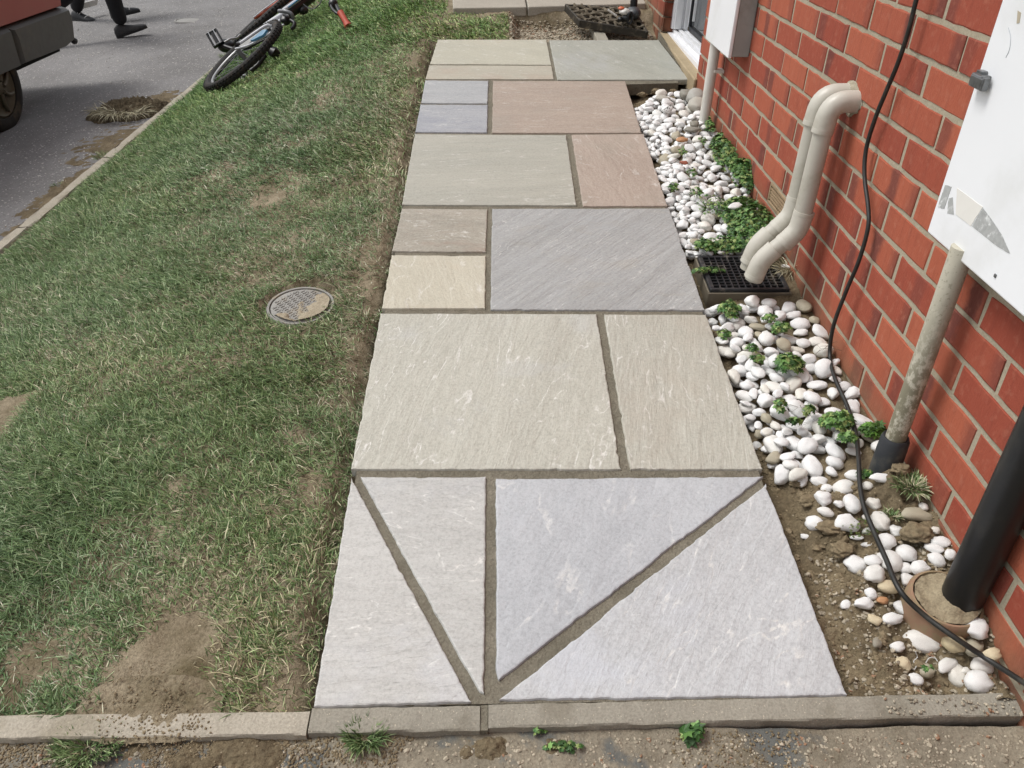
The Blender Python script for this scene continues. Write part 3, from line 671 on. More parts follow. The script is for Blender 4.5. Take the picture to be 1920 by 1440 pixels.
waste('waste_pipe',[(.02,.300,.519),(-.066,.300,.523),(-.070,.300,.180),(-.157,.300,.090),(-.166,.300,.030)],'nearer of the twin cream waste pipes bending down to the drain grate')
waste('waste_pipe',[(.02,.368,.520),(-.066,.368,.524),(-.072,.366,.196),(-.156,.362,.108),(-.166,.362,.035)],'farther of the twin cream waste pipes, behind the front one')

# ------------------------------------------------------------------ drain gully
gull=empty('drain_grate',W(1.055,.823,-.02),'square black plastic drain grate with grey-brown surround among the pebbles','drain')
gb=plain('black_plastic_grate','2c2e31',.45,0,.15,40,.2,.0008,'7d776c',16,.7); gs=plain('brown_surround','716959',.6,0,.15,20,.2,.001,'8f8674',12,.5)
AX=np.array([GU,GV,GN]); U0,U1,V0,V1=.938,1.170,.727,.918; mb=MB(); cu,cv=(U0+U1)/2,(V0+V1)/2
def bx(mb,u0,u1,v0,v1,h0,h1,b=.0): mb.box(W((u0+u1)/2,(v0+v1)/2,(h0+h1)/2),((u1-u0)/2,(v1-v0)/2,(h1-h0)/2),AX,b)
fw=.010
bx(mb,U0,U1,V0,V0+fw,-.012,.004,.002); bx(mb,U0,U1,V1-fw,V1,-.012,.004,.002); bx(mb,U0,U0+fw*1.3,V0+fw,V1-fw,-.012,.0036,.001); bx(mb,U1-fw*1.3,U1,V0+fw,V1-fw,-.012,.0036,.001)
for k in range(1,11): u=U0+.013+(U1-U0-.026)*k/11; bx(mb,u-.0016,u+.0016,V0+fw,V1-fw,-.010,.0028)
for k in range(1,11): v=V0+fw+(V1-V0-2*fw)*k/11; bx(mb,U0+.013,U1-.013,v-.0015,v+.0015,-.010,.0022)
mb.build('grate',gb,gull)
mb=MB(); ow=.006
bx(mb,U0-ow,U1+ow,V0-ow-.001,V0-.001,-.055,-.006,.002); bx(mb,U0-ow,U1+ow,V1+.001,V1+ow+.001,-.055,-.006,.002); bx(mb,U0-ow,U0-.001,V0,V1,-.055,-.0065,.001); bx(mb,U1+.001,U1+ow,V0,V1,-.055,-.0065,.001)
mb.build('surround',gs,gull)
mb=MB(); bx(mb,U0,U1,V0,V1,-.056,-.045); mb.build('sump',plain('drain_dark','0d0d0c',.7),gull)

# ------------------------------------------------------------------ black cable
cab=plain('black_cable','22221f',.5,0,.15,50,.1,.0005,'4c4a42',20,.4)
pts=[wp(1735,-60,.03),wp(1718,0,.03),wp(1703,60,.028),wp(1683,120,.026),wp(1660,175,.024),wp(1640,225,.022),wp(1624,280,.02),wp(1621,330,.02),wp(1628,390,.02),wp(1627,430,.022),wp(1610,490,.026),wp(1587,545,.032),wp(1563,610,.04)]
pts+=[bedpt(1556,665,.035),bedpt(1566,710,.035),bedpt(1588,760,.035),bedpt(1604,810,.038),bedpt(1610,860,.038),bedpt(1612,905,.035),bedpt(1620,950,.036),bedpt(1640,1000,.040),bedpt(1662,1050,.050),bedpt(1688,1108,.062),bedpt(1735,1155,.062),bedpt(1790,1195,.052),bedpt(1850,1235,.046),wp(1918,1279,.014),wp(2010,1345,.016),wp(2200,1480,.02)]
mb=MB(); mb.tube(spline(pts,6),.0050,14); o=mb.build('cable',cab,None,None,True); tag(o,'black cable hanging down the brick wall and snaking across the pebbles','cable')

# ------------------------------------------------------------------ pebbles
def m_pebble(name,a,b,vein,dirt,damt):
    M=Mat(name); r=M.rnd(); o=M.obj(); v=M.mp(o,loc=M.N('CombineXYZ').outputs[0] if False else (0,0,0))
    add=M.N('VectorMath',operation='ADD'); cx=M.N('CombineXYZ'); M.L(M.ma('MULTIPLY',r,37.),cx.inputs[0]); M.L(M.ma('MULTIPLY',r,91.),cx.inputs[1]); M.L(o,add.inputs[0]); M.L(cx.outputs[0],add.inputs[1]); p=add.outputs[0]
    n=M.noise(p,28,5,.6,.5); c=M.mix(M.st(n,.35,.7),lin(a),lin(b)); c=M.mix(M.st(r,.55,.95,0,.5),c,lin(vein))
    c=M.mix(M.st(r,.93,.95),c,lin('a9a18c')) if 'white' in name else c; c=M.mix(M.st(M.noise(p,55,4,.7,1.2),.55,.7,0,.4),c,lin('bfc0c2'))
    c=M.mix(M.st(M.noise(p,40,6,.7),.56,.66,0,damt),c,lin(dirt))
    M.bump(M.noise(p,90,4,.6),.35,.0015); M.bump(M.noise(p,400,2),.2,.0005)
    return M.out(c,.55,0,.4)
mw=m_pebble('white_pebble','e8e8e6','d8d8d6','d0c9b4','82765f',.6); mwn=m_pebble('clean_white_pebble','e6e5e2','d5d4d1','d2cab8','7d725d',.6)
mc=m_pebble('cream_pebble','cdbf9f','bfb092','b0a078','7d6c4c',.6); mg=m_pebble('grey_pebble','8b877b','78746a','9a917e','5b5446',.5); mor=m_pebble('orange_pebble','b98a63','a8794f','c9a27c','6d4a30',.6)
mcob=m_pebble('grey_cobble','a8a69e','9a9890','b2ab9a','7d776a',.3)
def pebmesh(k,m):
    rs=np.random.default_rng(100+k); bm=bmesh.new(); bmesh.ops.create_icosphere(bm,subdivisions=3,radius=1)
    v=np.array([q.co[:] for q in bm.verts]); f=[[q.index for q in a.verts] for a in bm.faces]; bm.free()
    for _ in range(5):
        d=rs.normal(size=3); d/=np.linalg.norm(d); s=rs.uniform(-.28,.42); w=np.clip(v@d,-1,1); v=v*(1-s*np.maximum(w,0)[:,None]**1.6*.8)
    n=fbm(v[:,0]*1.7+k,v[:,1]*1.7+v[:,2]*2.1,k,3)-.5; v=v*(1+.46*n[:,None])
    if k%2==0:
        d=rs.normal(size=3); d/=np.linalg.norm(d); c=.5; w=v@d; v=v-np.maximum(w-c,0)[:,None]*d*.8
    v=v-(v.max(0)+v.min(0))/2; v=v/np.abs(v).max(0)
    me=bpy.data.meshes.new('pebble_mesh'); me.from_pydata(v.tolist(),[],f); me.polygons.foreach_set('use_smooth',[True]*len(f)); me.materials.append(m)
    return me,v,np.array(f)
PM=[pebmesh(k,mw) for k in range(12)]
def rotm(yaw,tx,ty):
    return (Matrix.Rotation(tx,3,'X')@Matrix.Rotation(ty,3,'Y')@Matrix.Rotation(yaw,3,'Z'))
GM=Matrix([list(GU),list(np.cross(GN,GU)),list(GN)]).transposed()
PG='white pebbles in the strip between path and wall'; PL='smooth white pebble in the loose strip between the slabs and the brick wall'
def peb(P,dims,yaw,tx=0,ty=0,k=None,m=None,label=PL,group=PG,name='pebble'):
    k=random.randrange(12) if k is None else k; me=PM[k][0]
    if m is not None:
        me=me.copy(); me.materials.clear(); me.materials.append(m)
    o=bpy.data.objects.new(name,me); COL.objects.link(o)
    M=(GM@rotm(yaw,tx,ty)@Matrix.Diagonal(Vector(dims))).to_4x4(); M.translation=Vector(P); o.matrix_world=M
    tag(o,label,'pebble',group); return o
# height-map deposit of pebbles for the dense part
cell=.0025; bu0,bv0=.905,-.02; nu,nv=int((1.207-bu0)/cell),int((2.40-bv0)/cell)
UU,VV=np.meshgrid(bu0+cell*np.arange(nu),bv0+cell*np.arange(nv),indexing='ij'); H=bedh(UU,VV); ID=np.full(H.shape,-1)
blockm=((UU>U0-.014)&(UU<U1+.010)&(VV>V0-.034)&(VV<V1+.014))
for pp in (wp(1317,226,.045),):
    u_,v_=uv_of(pp[0],pp[1]); blockm|=np.hypot(UU-u_,VV-v_)<.022
u_,v_=uv_of(-.05,-.405); blockm|=np.hypot(UU-u_,VV-v_)<.03
lim=np.where(blockm,9,0.)
peb_list=[]
def weed_block(u,v): return 0
for it in range(1700):
    a=random.uniform(.014,.0275)*(1.0 if it%9 else 1.25); b=a*random.uniform(.6,.92); c=b*random.uniform(.5,.8); yaw=random.uniform(0,math.pi)
    best=None
    for tr in range(30):
        vmid=random.uniform(bv0+.01,2.395); um=random.uniform(.922,1.195) 
        du=.0; 
        if um<.945 and random.random()<.5: continue
        if vmid>2.20 and um<1.0: continue
        if vmid>2.29: continue
        i=int((um-bu0)/cell); j=int((vmid-bv0)/cell); r=int(a/cell)+1
        i0,i1,j0,j1=max(0,i-r),min(nu,i+r+1),max(0,j-r),min(nv,j+r+1)
        uu=UU[i0:i1,j0:j1]-um; vv=VV[i0:i1,j0:j1]-vmid; x=uu*math.cos(yaw)+vv*math.sin(yaw); y=-uu*math.sin(yaw)+vv*math.cos(yaw)
        q=1-(x/a)**2-(y/b)**2; m=q>0
        if not m.any() or lim[i0:i1,j0:j1][m].max()>0 or um+max(a,b)*.6>1.203: continue
        prof=c*np.sqrt(np.clip(q,0,1)); hc=(H[i0:i1,j0:j1]+prof*.82)[m].max()
        if best is None or hc<best[0]: best=(hc,um,vmid,i0,i1,j0,j1,prof,m)
    if best is None: continue
    hc,um,vmid,i0,i1,j0,j1,prof,m=best
    top=hc+prof
    cap=-.004+.038*min(1,max(0,(um-.93)/.09))+.016*min(1,max(0,(um-1.03)/.06)); cap=min(cap,-.014) if .655<vmid<.74 else cap
    if hc+c>cap: continue
    Hs=H[i0:i1,j0:j1]; k=m&(top>Hs); 
    left=Hs[max(0,m.shape[0]//4)].mean()
    Hs[k]=top[k]; ID[i0:i1,j0:j1][k]=len(peb_list)
    peb_list.append((um,vmid,hc,a,b,c,yaw,random.uniform(-.35,.35),random.uniform(-.35,.35),random.randrange(12)))
vis=np.zeros(len(peb_list)); idv=ID[ID>=0]; dd=np.hypot(VV+1.5,1.1)[ID>=0]; np.add.at(vis,idv,1/dd**2.5)
order=np.argsort(-vis)
print('pebbles',len(peb_list))
special={}
NIND=232
for rank in order[:NIND]:
    um,vm,hc,a,b,c,yaw,tx,ty,k=peb_list[rank]; peb(W(um,vm,hc),(a,b,c),yaw,tx,ty,k)
SV=[];SF=[];n0=0
for rank in order[NIND:]:
    if vis[rank]<=0: continue
    um,vm,hc,a,b,c,yaw,tx,ty,k=peb_list[rank]; _,v,f=PM[k]
    M=np.array(GM@rotm(yaw,tx,ty)@Matrix.Diagonal(Vector((a,b,c)))); SV.append(v@M.T+W(um,vm,hc)); SF.append(f+n0); n0+=len(v)
# hand-placed stones of the sparse near part: crop coords (x, y, w, h, angle, kind)
HS=[(250,55,150,95,-20,'w'),(395,80,85,105,90,'w'),(440,125,70,80,70,'w'),(545,125,130,125,30,'w'),(620,45,130,75,5,'w'),(705,110,80,60,10,'w'),(795,60,160,65,3,'w'),(415,190,115,105,30,'w'),
(605,225,150,102,95,'w'),(740,225,100,90,20,'w'),(520,225,70,50,20,'w'),(435,275,110,60,20,'w'),(360,350,120,105,80,'w'),(570,350,165,115,15,'w'),(785,340,150,110,110,'w'),(700,310,60,40,20,'w'),
(1020,295,205,90,14,'w'),(880,400,95,85,40,'w'),(700,400,80,40,-25,'w'),(820,470,125,110,30,'w'),(635,440,90,34,10,'w'),(705,488,85,35,5,'w'),(950,540,135,118,10,'w'),(1170,470,120,80,25,'w'),(1130,510,120,70,35,'w'),
(1140,395,60,50,0,'w'),(1065,240,60,60,0,'w'),(1145,585,120,90,35,'w'),(1235,550,80,70,80,'w'),(620,618,145,120,25,'w'),(735,590,110,80,20,'w'),(845,590,175,140,60,'w'),(1040,640,120,105,30,'w'),(945,640,90,80,60,'w'),
(745,680,145,115,-25,'w'),(955,710,95,90,60,'w'),(840,760,145,88,20,'c'),(725,800,85,70,30,'w'),(680,865,135,78,-8,'w'),(565,875,78,60,-30,'w'),(800,845,78,50,0,'o'),(950,905,165,100,38,'w'),(865,962,142,76,0,'w'),(750,970,95,65,30,'c'),
(1095,1020,90,72,60,'c'),(1390,1025,157,145,0,'w'),(1045,1105,235,140,12,'w'),(1250,1115,155,125,70,'c'),(1380,1150,135,112,0,'w'),(765,1115,66,64,0,'g'),(895,1140,95,68,15,'w'),(1500,1190,115,88,15,'c'),(1435,1260,145,105,20,'w'),
(1610,1255,160,135,90,'w'),(1690,1190,80,60,80,'c'),(925,1255,115,95,0,'c'),(1080,1300,105,95,20,'w'),(1215,1255,172,75,-22,'w'),(1270,1320,178,120,75,'w'),(1410,1370,165,155,40,'w'),(1010,1350,100,72,25,'w'),(305,435,60,40,10,'w'),(1340,1295,60,44,20,'w')]
LAB={(1045,1105):'largest oval white stone lying below the terracotta collar',(765,1115):'small round dark grey pebble alone on the soil near the kerb',(800,845):'small orange-tan pebble on the soil left of the cable',(840,760):'yellowish oval pebble touching the cable beside the clay collar',
(950,905):'bean-shaped white pebble between the cable and the bare soil',(1390,1025):'round white ball-like stone against the foot of the clay collar',(1250,1115):'dirty cream egg-shaped stone half under the cable',(1410,1370):'rounded white stone resting on the edge of the kerb',
(1020,295):'long flat white stone lying against the wall below the turf lump',(925,1255):'cream-coloured dome-shaped pebble nearest the bare soil by the kerb',(1610,1255):'blocky white stone at the right edge under the cable',(1435,1260):'white pebble smeared with soil under the cable',
(750,970):'flat cream pebble crossed by a twig on bare soil',(1095,1020):'small cream oval pebble just above the largest white stone',(565,875):'small stained white pebble, leftmost on the bare soil',(1500,1190):'dirty cream pebble half buried beyond the cable near the right edge',(1690,1190):'small cream pebble touching the right edge of the picture'}
mats={'w':mwn,'c':mc,'g':mg,'o':mor}; wmesh={}
for (cx,cy,w,h,ang,kd) in HS:
    px,py=1420+cx/3.428,880+cy/3.428; P=bedpt(px,py+h/3.428*.1,.0); dep=(P-CAM)@CW; s=dep/FPX/3.428
    a,b=w*s/2,h*s/2*1.12; c=min(a,b)*.72; P=P+GN*c*.55
    ky=random.randrange(12); key=(ky,kd)
    if key not in wmesh:
        me=PM[ky][0].copy(); me.materials.clear(); me.materials.append(mats[kd]); wmesh[key]=me
    lab=LAB.get((cx,cy)); o=peb(P,(a,b,c),-R_(ang),0,0,ky,None,lab or PL,None if lab else PG); o.data=wmesh[key]
# distinctive stones in the far part
def bp(px,py,h): return gp(px,py,h)
def spec(px,py,wpx,hpx,ang,m,label,h=.012,fl=.7,name='pebble'):
    P=bp(px,py,h); dep=(P-CAM)@CW; s=dep/FPX/2; return peb(P,(wpx*s,hpx*s*1.5,hpx*s*fl),-R_(ang),0,0,None,m,label,None,name)
spec(1303,182,34,28,0,mcob,'large smooth grey cobble against the white pipe, the upper one',.03,1.1,'cobble')
spec(1307,196,36,26,0,mcob,'large pale grey cobble against the white pipe, the lower one',.025,1.0,'cobble')
spec(1286,178,22,20,-30,mg,'dark-sided cobble at the back corner by the wall',.03,1.,'cobble')
spec(1243,184,28,13,25,mcob,'oval pale grey pebble at the back of the strip',.022)
spec(1279,262,24,12,0,mor,'brown flint pebble with a reddish middle among the white ones',.03)
spec(1282,305,17,9,10,plain('brick_chip','a25c46',.8,0,.2),'red-brown brick chip among the white pebbles',.032)
spec(1298,243,30,13,5,mg,'flat grey pebble left of the white pipe foot',.026); spec(1302,233,18,14,0,mg,'dark brown rough stone at the foot of the white pipe',.03,.9)
spec(1378,386,30,13,-15,mwn,'long white stone sitting on top of the green weeds',.06)
# engraved pebble with lettering strokes
P=bp(1250,205,.03); dep=(P-CAM)@CW; s=dep/FPX/2
ep=peb(P,(23*s,15*s*1.4,12*s),R_(38),0,0,4,mwn,'engraved white pebble with dark lettering near the doorstep',None)
mb=MB(); ink=plain('engraving_ink','4a463d',.8)
def seg(a,b): 
    pa=gp(*a,.0); pb=gp(*b,.0)
    mb.tube([CP(a),CP(b)],.0013,5)
def CP(a):
    P0=np.array(ep.location); Mi=np.array(ep.matrix_world.to_3x3().inverted()); d=ray(*a); d0=Mi@d; c0=Mi@(CAM-P0)
    A_=d0@d0; B_=2*d0@c0; C_=c0@c0-.93; D_=B_*B_-4*A_*C_
    if D_<0: D_=0
    tt=(-B_-math.sqrt(D_))/(2*A_); return CAM+tt*d
bpy.context.view_layer.update()
for k in range(6):
    x0=1242.5+k*2.9; y0=211.5-k*1.9; sh=[[(0,0),(.6,4.6)],[(0,0),(.6,4.6)],[(0,0),(.5,4.4)],[(0,0),(.6,4.6)],[(0,0),(.5,4.4)],[(0,0),(.6,4.4)]][k]
    seg((x0+sh[0][0],y0+sh[0][1]-5),(x0+sh[1][0],y0+sh[1][1]-5))
    seg((x0,y0-5),(x0+1.5,y0-5.9)); 
    if k%2: seg((x0+.3,y0-2.8),(x0+1.5,y0-3.5))
    else: seg((x0+.6,y0-.4),(x0+1.9,y0-1.2))
engr=mobj('lettering',mb.v,mb.f,ink); engr.parent=ep; engr.matrix_parent_inverse=ep.matrix_world.inverted()
so=mobj('pebbles',np.concatenate(SV),np.concatenate(SF),mw,None,None,True); tag(so,'mass of smaller white pebbles lying between and under the larger ones','pebbles',None,'stuff')

# ------------------------------------------------------------------ soil crumbs, grit
def scatter_stones(name,pts,sizes,m,label,cat,sub=1,seed=0,flat=.7):
    bm=bmesh.new(); bmesh.ops.create_icosphere(bm,subdivisions=sub,radius=1); v=np.array([q.co[:] for q in bm.verts]); f=np.array([[q.index for q in a.verts] for a in bm.faces]); bm.free()
    rs=np.random.default_rng(seed); N=len(pts); nv_=len(v)
    q=rs.normal(size=(N,4)); q/=np.linalg.norm(q,axis=1)[:,None]; w,x,y,z=q.T
    Rm=np.stack([1-2*(y*y+z*z),2*(x*y-z*w),2*(x*z+y*w),2*(x*y+z*w),1-2*(x*x+z*z),2*(y*z-x*w),2*(x*z-y*w),2*(y*z+x*w),1-2*(x*x+y*y)],1).reshape(N,3,3)
    jit=1+rs.uniform(-.35,.35,size=(N,nv_,1)); sc=rs.uniform(.6,1.2,size=(N,1,3))
    vv=v[None]*jit*sc; vv=np.einsum('nij,nkj->nki',Rm,vv); vv[...,2]*=flat
    vv=vv*np.asarray(sizes)[:,None,None]+np.asarray(pts)[:,None,:]
    ff=(f[None]+np.arange(N)[:,None,None]*nv_).reshape(-1,3)
    o=mobj(name,vv.reshape(-1,3),ff,m,None,None,False); tag(o,label,cat,None,'stuff'); return o
crumb=m_ground('soil_crumb_material',[(.25,lin('6b5e4b')),(.5,lin('85775e')),(.75,lin('a09177'))],30,200,.6,.002)
gritm=Mat('grit_material'); o_=gritm.obj(); vc=gritm.vor(o_,90,'Color'); g_=gritm.mix(gritm.sep(vc)[0],lin('857c6c'),lin('b8ae9a')); g_=gritm.mix(gritm.st(gritm.sep(vc)[1],.9,.93),g_,lin('94745c')); gritm=gritm.out(g_,.85,0,.3)
P=[];S=[]
for _ in range(5200):
    v=random.uniform(-.53,.12) if random.random()<.8 else random.uniform(.1,2.4); u=random.uniform(.91,1.2) if v<.0 else .91+random.random()**2*.07
    d=vn([u*14],[v*14],44)[0]
    if random.random()>d*1.3: continue
    p=W(u,v,float(bedh(u,v))); P.append(p); S.append(random.uniform(.0012,.0045)*(2.4 if random.random()<.09 else 1))
scatter_stones('soil_crumbs',P,S,crumb,'loose crumbs of brown soil along the slab edge and near the collar','soil',1,1)
P=[];S=[]
for _ in range(900):
    v=random.uniform(-.535,-.22); u=random.uniform(.93,1.2); P.append(W(u,v,float(bedh(u,v))+.001)); S.append(random.uniform(.0015,.0055))
for _ in range(90):
    u=random.uniform(.97,1.2); v=random.uniform(-.568,-.535); P.append(W(u,v,-.001)); S.append(random.uniform(.001,.004))
scatter_stones('grit',P,S,gritm,'mixed stone grit on the bare soil by the kerb','gravel',1,2)
P=[];S=[]
for _ in range(3600):
    x=random.uniform(-1.9,.2); y=-.955-abs(random.gauss(0,.06)); 
    if random.random()>.25+vn([x*9],[y*9],12)[0]*.9: continue
    P.append((x,y,float(apz(np.array(x),np.array(y))))); S.append(random.uniform(.001,.0038)*(1.8 if random.random()<.06 else 1))
scatter_stones('gravel',P,S,gritm,'small stones and grit scattered on the driveway in front of the kerb','gravel',1,3)
P=[];S=[]
for _ in range(5200):
    x=random.uniform(-1.95,-1.0) if random.random()<.8 else random.uniform(-1.0,-.3); y=-.945-abs(random.gauss(0,.05)); 
    if vn([x*6],[y*6],77)[0]<.45: continue
    P.append((x,y,float(apz(np.array(x),np.array(y)))+.001)); S.append(random.uniform(.001,.003))
MUD=[(W(-.30,-.50),.085),(W(-.26,-.55),.08),(W(-.22,-.585),.07),(W(-.37,-.40),.05),(W(-.13,-.50),.04)]
for c,r in MUD[:3]:
    for _ in range(170):
        a=random.uniform(0,6.28); q=r*math.sqrt(random.random())*1.1; x=c[0]+q*math.cos(a); y=c[1]+q*math.sin(a)*.6; P.append((x,y,float(terr(x,y))-.004)); S.append(random.uniform(.0008,.0026))
scatter_stones('soil_crumbs',P,S,crumb,'crumbled brown mud spilled over the kerb and driveway at lower left','soil',1,4)
# larger clods
for (px,py,r,l) in [(1515,940,.019,'brown clod of soil touching a white pebble beside the slab corner'),(1558,990,.026,'large brown clod next to the broad white stone'),(1580,1030,.022,'flat muddy clod on the mossy soil'),(1720,1000,.030,'ragged root-filled clod of earth among the stones by the wall'),(1505,1240,.030,'weathered chunk of clay beside the last slab'),(1495,905,.016,'small lump of soil above the brown clod by the slab'),(1430,780,.020,'smooth lump of clay beside the tall slab'),(1415,750,.018,'grey lump of clay farther up beside the tall slab'),(1385,700,.016,'small clay lump between slab and pebbles'),(1690,880,.020,'lump of earth by the foot of the weathered pipe')]:
    p=bedpt(px,py,.006); o=blob('soil_clod',p,(r,r*.8,r*.55),crumb,None,4,.8,2.2,int(px),l,'clod')
# lawn-edge mud mound (over kerb)
def moundmesh(name,cen,ru,rv,hh,m,label,cat,seed=0,n=70,base=None,rough=.35,kind=None):
    V=[];F=[]
    X,Y=np.meshgrid(np.linspace(-1,1,n),np.linspace(-1,1,n)); th=np.arctan2(Y,X); rr=np.hypot(X,Y)/(1+.35*(fbm(np.cos(th)*2+seed,np.sin(th)*2,seed)-.5)*2)
    x=cen[0]+X*ru; y=cen[1]+Y*rv; z=(base or terr)(x,y)+hh*(1-rr**2)*(1+rough*2*(fbm(x*40,y*40,seed)-.5))+(fbm(x*110,y*110,seed+3)-.5)*hh*.6
    z=np.where(rr>1,(base or terr)(x,y)-.03,z); V=np.stack([x,y,z],-1).reshape(-1,3)
    i=np.arange((n-1)*n).reshape(n-1,n)[:,:-1].ravel(); F=np.stack([i,i+1,i+n+1,i+n],1); keep=(rr.ravel()[F]<1.15).all(1)
    o=mobj(name,V,F[keep],m,None,None,True); tag(o,label,cat,None,kind); return o
def mudsheet(cen,ru,rv,hh,base,label,seed,m=None,n=130,name='mud_patch',cat='mud'):
    X,Y=np.meshgrid(np.linspace(-1,1,n),np.linspace(-1,1,n)); rr=np.hypot(X,Y); x=cen[0]+X*ru; y=cen[1]+Y*rv; b=base(x,y)
    z=b-.006+hh*1.6*(1-rr**1.5)+(fbm(x*28,y*28,seed)-.5)*hh*3.4+(fbm(x*120,y*120,seed+3)-.5)*hh*.9
    i=np.arange((n-1)*n).reshape(n-1,n)[:,:-1].ravel(); F=np.stack([i,i+1,i+n+1,i+n],1); keep=((z-b).ravel()[F]>-.012).all(1)&((rr.ravel()[F])<1.1).all(1)
    o=mobj(name,np.stack([x,y,z],-1).reshape(-1,3),F[keep],m or MAT['soil'],None,None,True); tag(o,label,cat); return o
mudsheet(W(-.27,-.53),.12,.06,.0035,lambda x,y:terr(x,y)-.004,'smear of brown mud lying over the pale kerb beside the lawn',3,MAT['lawnsoil'])
mudsheet(W(-.10,-.61),.20,.045,.006,lambda x,y:terr(x,y)-.019,'crumbly mud spread on the driveway below the pale kerb',11)
mudsheet(W(.36,-.60),.12,.028,.006,lambda x,y:terr(x,y)-.019,'thin line of mud under the kerb next to the middle joint',17)
HP=tpt(240,212); moundmesh('earth_heap',HP,.24,.24,.08,m_ground('dark_earth',[(.25,lin('4a4133')),(.5,lin('625744')),(.75,lin('7d705a'))],12,120,1,.01),'heap of earth and dead grass on the road edge by the lawn','soil heap',5,90)
hp2=tpt(205,268); mudsheet(hp2,.22,.38,.004,lambda x,y:terr(x,y)+.004,'thin spread of pale earth on the road in front of the heap',8,None,110,'earth_spill','soil')
mudsheet(tpt(300,190),.14,.30,.006,lambda x,y:terr(x,y)+.004,'thin trail of earth along the road edge behind the heap',28,None,90,'earth_spill','soil')
mudsheet(tpt(95,372),.08,.5,.007,lambda x,y:terr(x,y)+.004,'dirt lying along the road edge beside the visible kerb',38,None,90,'earth_spill','soil')

# ------------------------------------------------------------------ foliage helpers
def m_leaf(name,tr=.25,ro=.5):
    M=Mat(name); c=M.attr(); g=M.N('NewGeometry'); M.n=None
    return M.out(c,ro,0,.35,**{'Transmission_Weight':0.})
mgrass=m_leaf('grass_blade',.2,.55); mleaf=m_leaf('weed_leaf',.2,.5)
def blades(pos,head,L,wd_,phi0,droop,col,name,label=None,cat=None,kind=None,group=None,twist=None):
    """pos Nx3 roots, head radians, L length, wd_ width, phi0 start elevation, droop total bend; col Nx3"""
    N=len(pos); lv=np.array([0,.38,.72,1.]); phi=phi0[:,None]-droop[:,None]*np.array([.0,.35,.75,1.])[None]
    dx=np.zeros((N,4)); dz=np.zeros((N,4))
    for k in range(1,4):
        p=(phi[:,k]+phi[:,k-1])/2; ds=L*(lv[k]-lv[k-1]); dx[:,k]=dx[:,k-1]+np.cos(p)*ds; dz[:,k]=dz[:,k-1]+np.sin(p)*ds
    ch,sh=np.cos(head),np.sin(head); tw=rng.uniform(-.9,.9,N) if twist is None else twist
    sidev=np.stack([-sh*np.cos(tw),ch*np.cos(tw),np.sin(tw)],1); wk=np.array([.8,1,.75])
    cen=pos[:,None,:]+np.stack([dx*ch[:,None],dx*sh[:,None],dz],-1)
    v=np.zeros((N,7,3))
    for k in range(3):
        off=sidev*(wd_*wk[k]/2)[:,None]; v[:,2*k]=cen[:,k]-off; v[:,2*k+1]=cen[:,k]+off
    v[:,6]=cen[:,3]
    base=np.arange(N)[:,None]*7; quads=np.concatenate([base+np.array([[0,1,3,2]]),base+np.array([[2,3,5,4]])],0); tris=base+np.array([[4,5,6]])
    me=bpy.data.meshes.new(name); V=v.reshape(-1,3); loc=V.mean(0); me.vertices.add(len(V)); me.vertices.foreach_set('co',(V-loc).ravel())
    nl=quads.size+tris.size; me.loops.add(nl); me.loops.foreach_set('vertex_index',np.concatenate([quads.ravel(),tris.ravel()]).astype(np.int32))
    nf=len(quads)+len(tris); me.polygons.add(nf); ls=np.concatenate([np.arange(len(quads))*4,len(quads)*4+np.arange(len(tris))*3]).astype(np.int32); me.polygons.foreach_set('loop_start',ls)
    me.update(calc_edges=True); me.polygons.foreach_set('use_smooth',[True]*nf)
    a=me.color_attributes.new('Col','FLOAT_COLOR','POINT'); c4=np.ones((N,7,4)); tipf=np.array([.8,.8,1,1,1.1,1.1,1.15])[None,:,None]; c4[...,:3]=col[:,None,:]*(1+0*tipf); a.data.foreach_set('color',c4.ravel())
    me.materials.append(mgrass); o=bpy.data.objects.new(name,me); COL.objects.link(o); o.location=loc
    if label: tag(o,label,cat,group,kind)
    return o
def gcol(n,dry,x=None,y=None):
    """blade colours; dry 0..1 chance of straw"""
    g=np.array([lin('63794a')[:3],lin('526a3e')[:3],lin('7d9060')[:3],lin('435833')[:3],lin('98a67c')[:3]]); s=np.array([lin('aba588')[:3],lin('8f8870')[:3],lin('c6c1a6')[:3],lin('6b634f')[:3]])
    c=g[rng.choice(5,n,p=[.3,.25,.2,.13,.12])]; d=rng.random(n)<dry; c[d]=s[rng.choice(4,d.sum(),p=[.35,.3,.15,.2])]; return c*rng.uniform(.75,1.25,(n,1))*np.array([1.12,1.12,1.10])
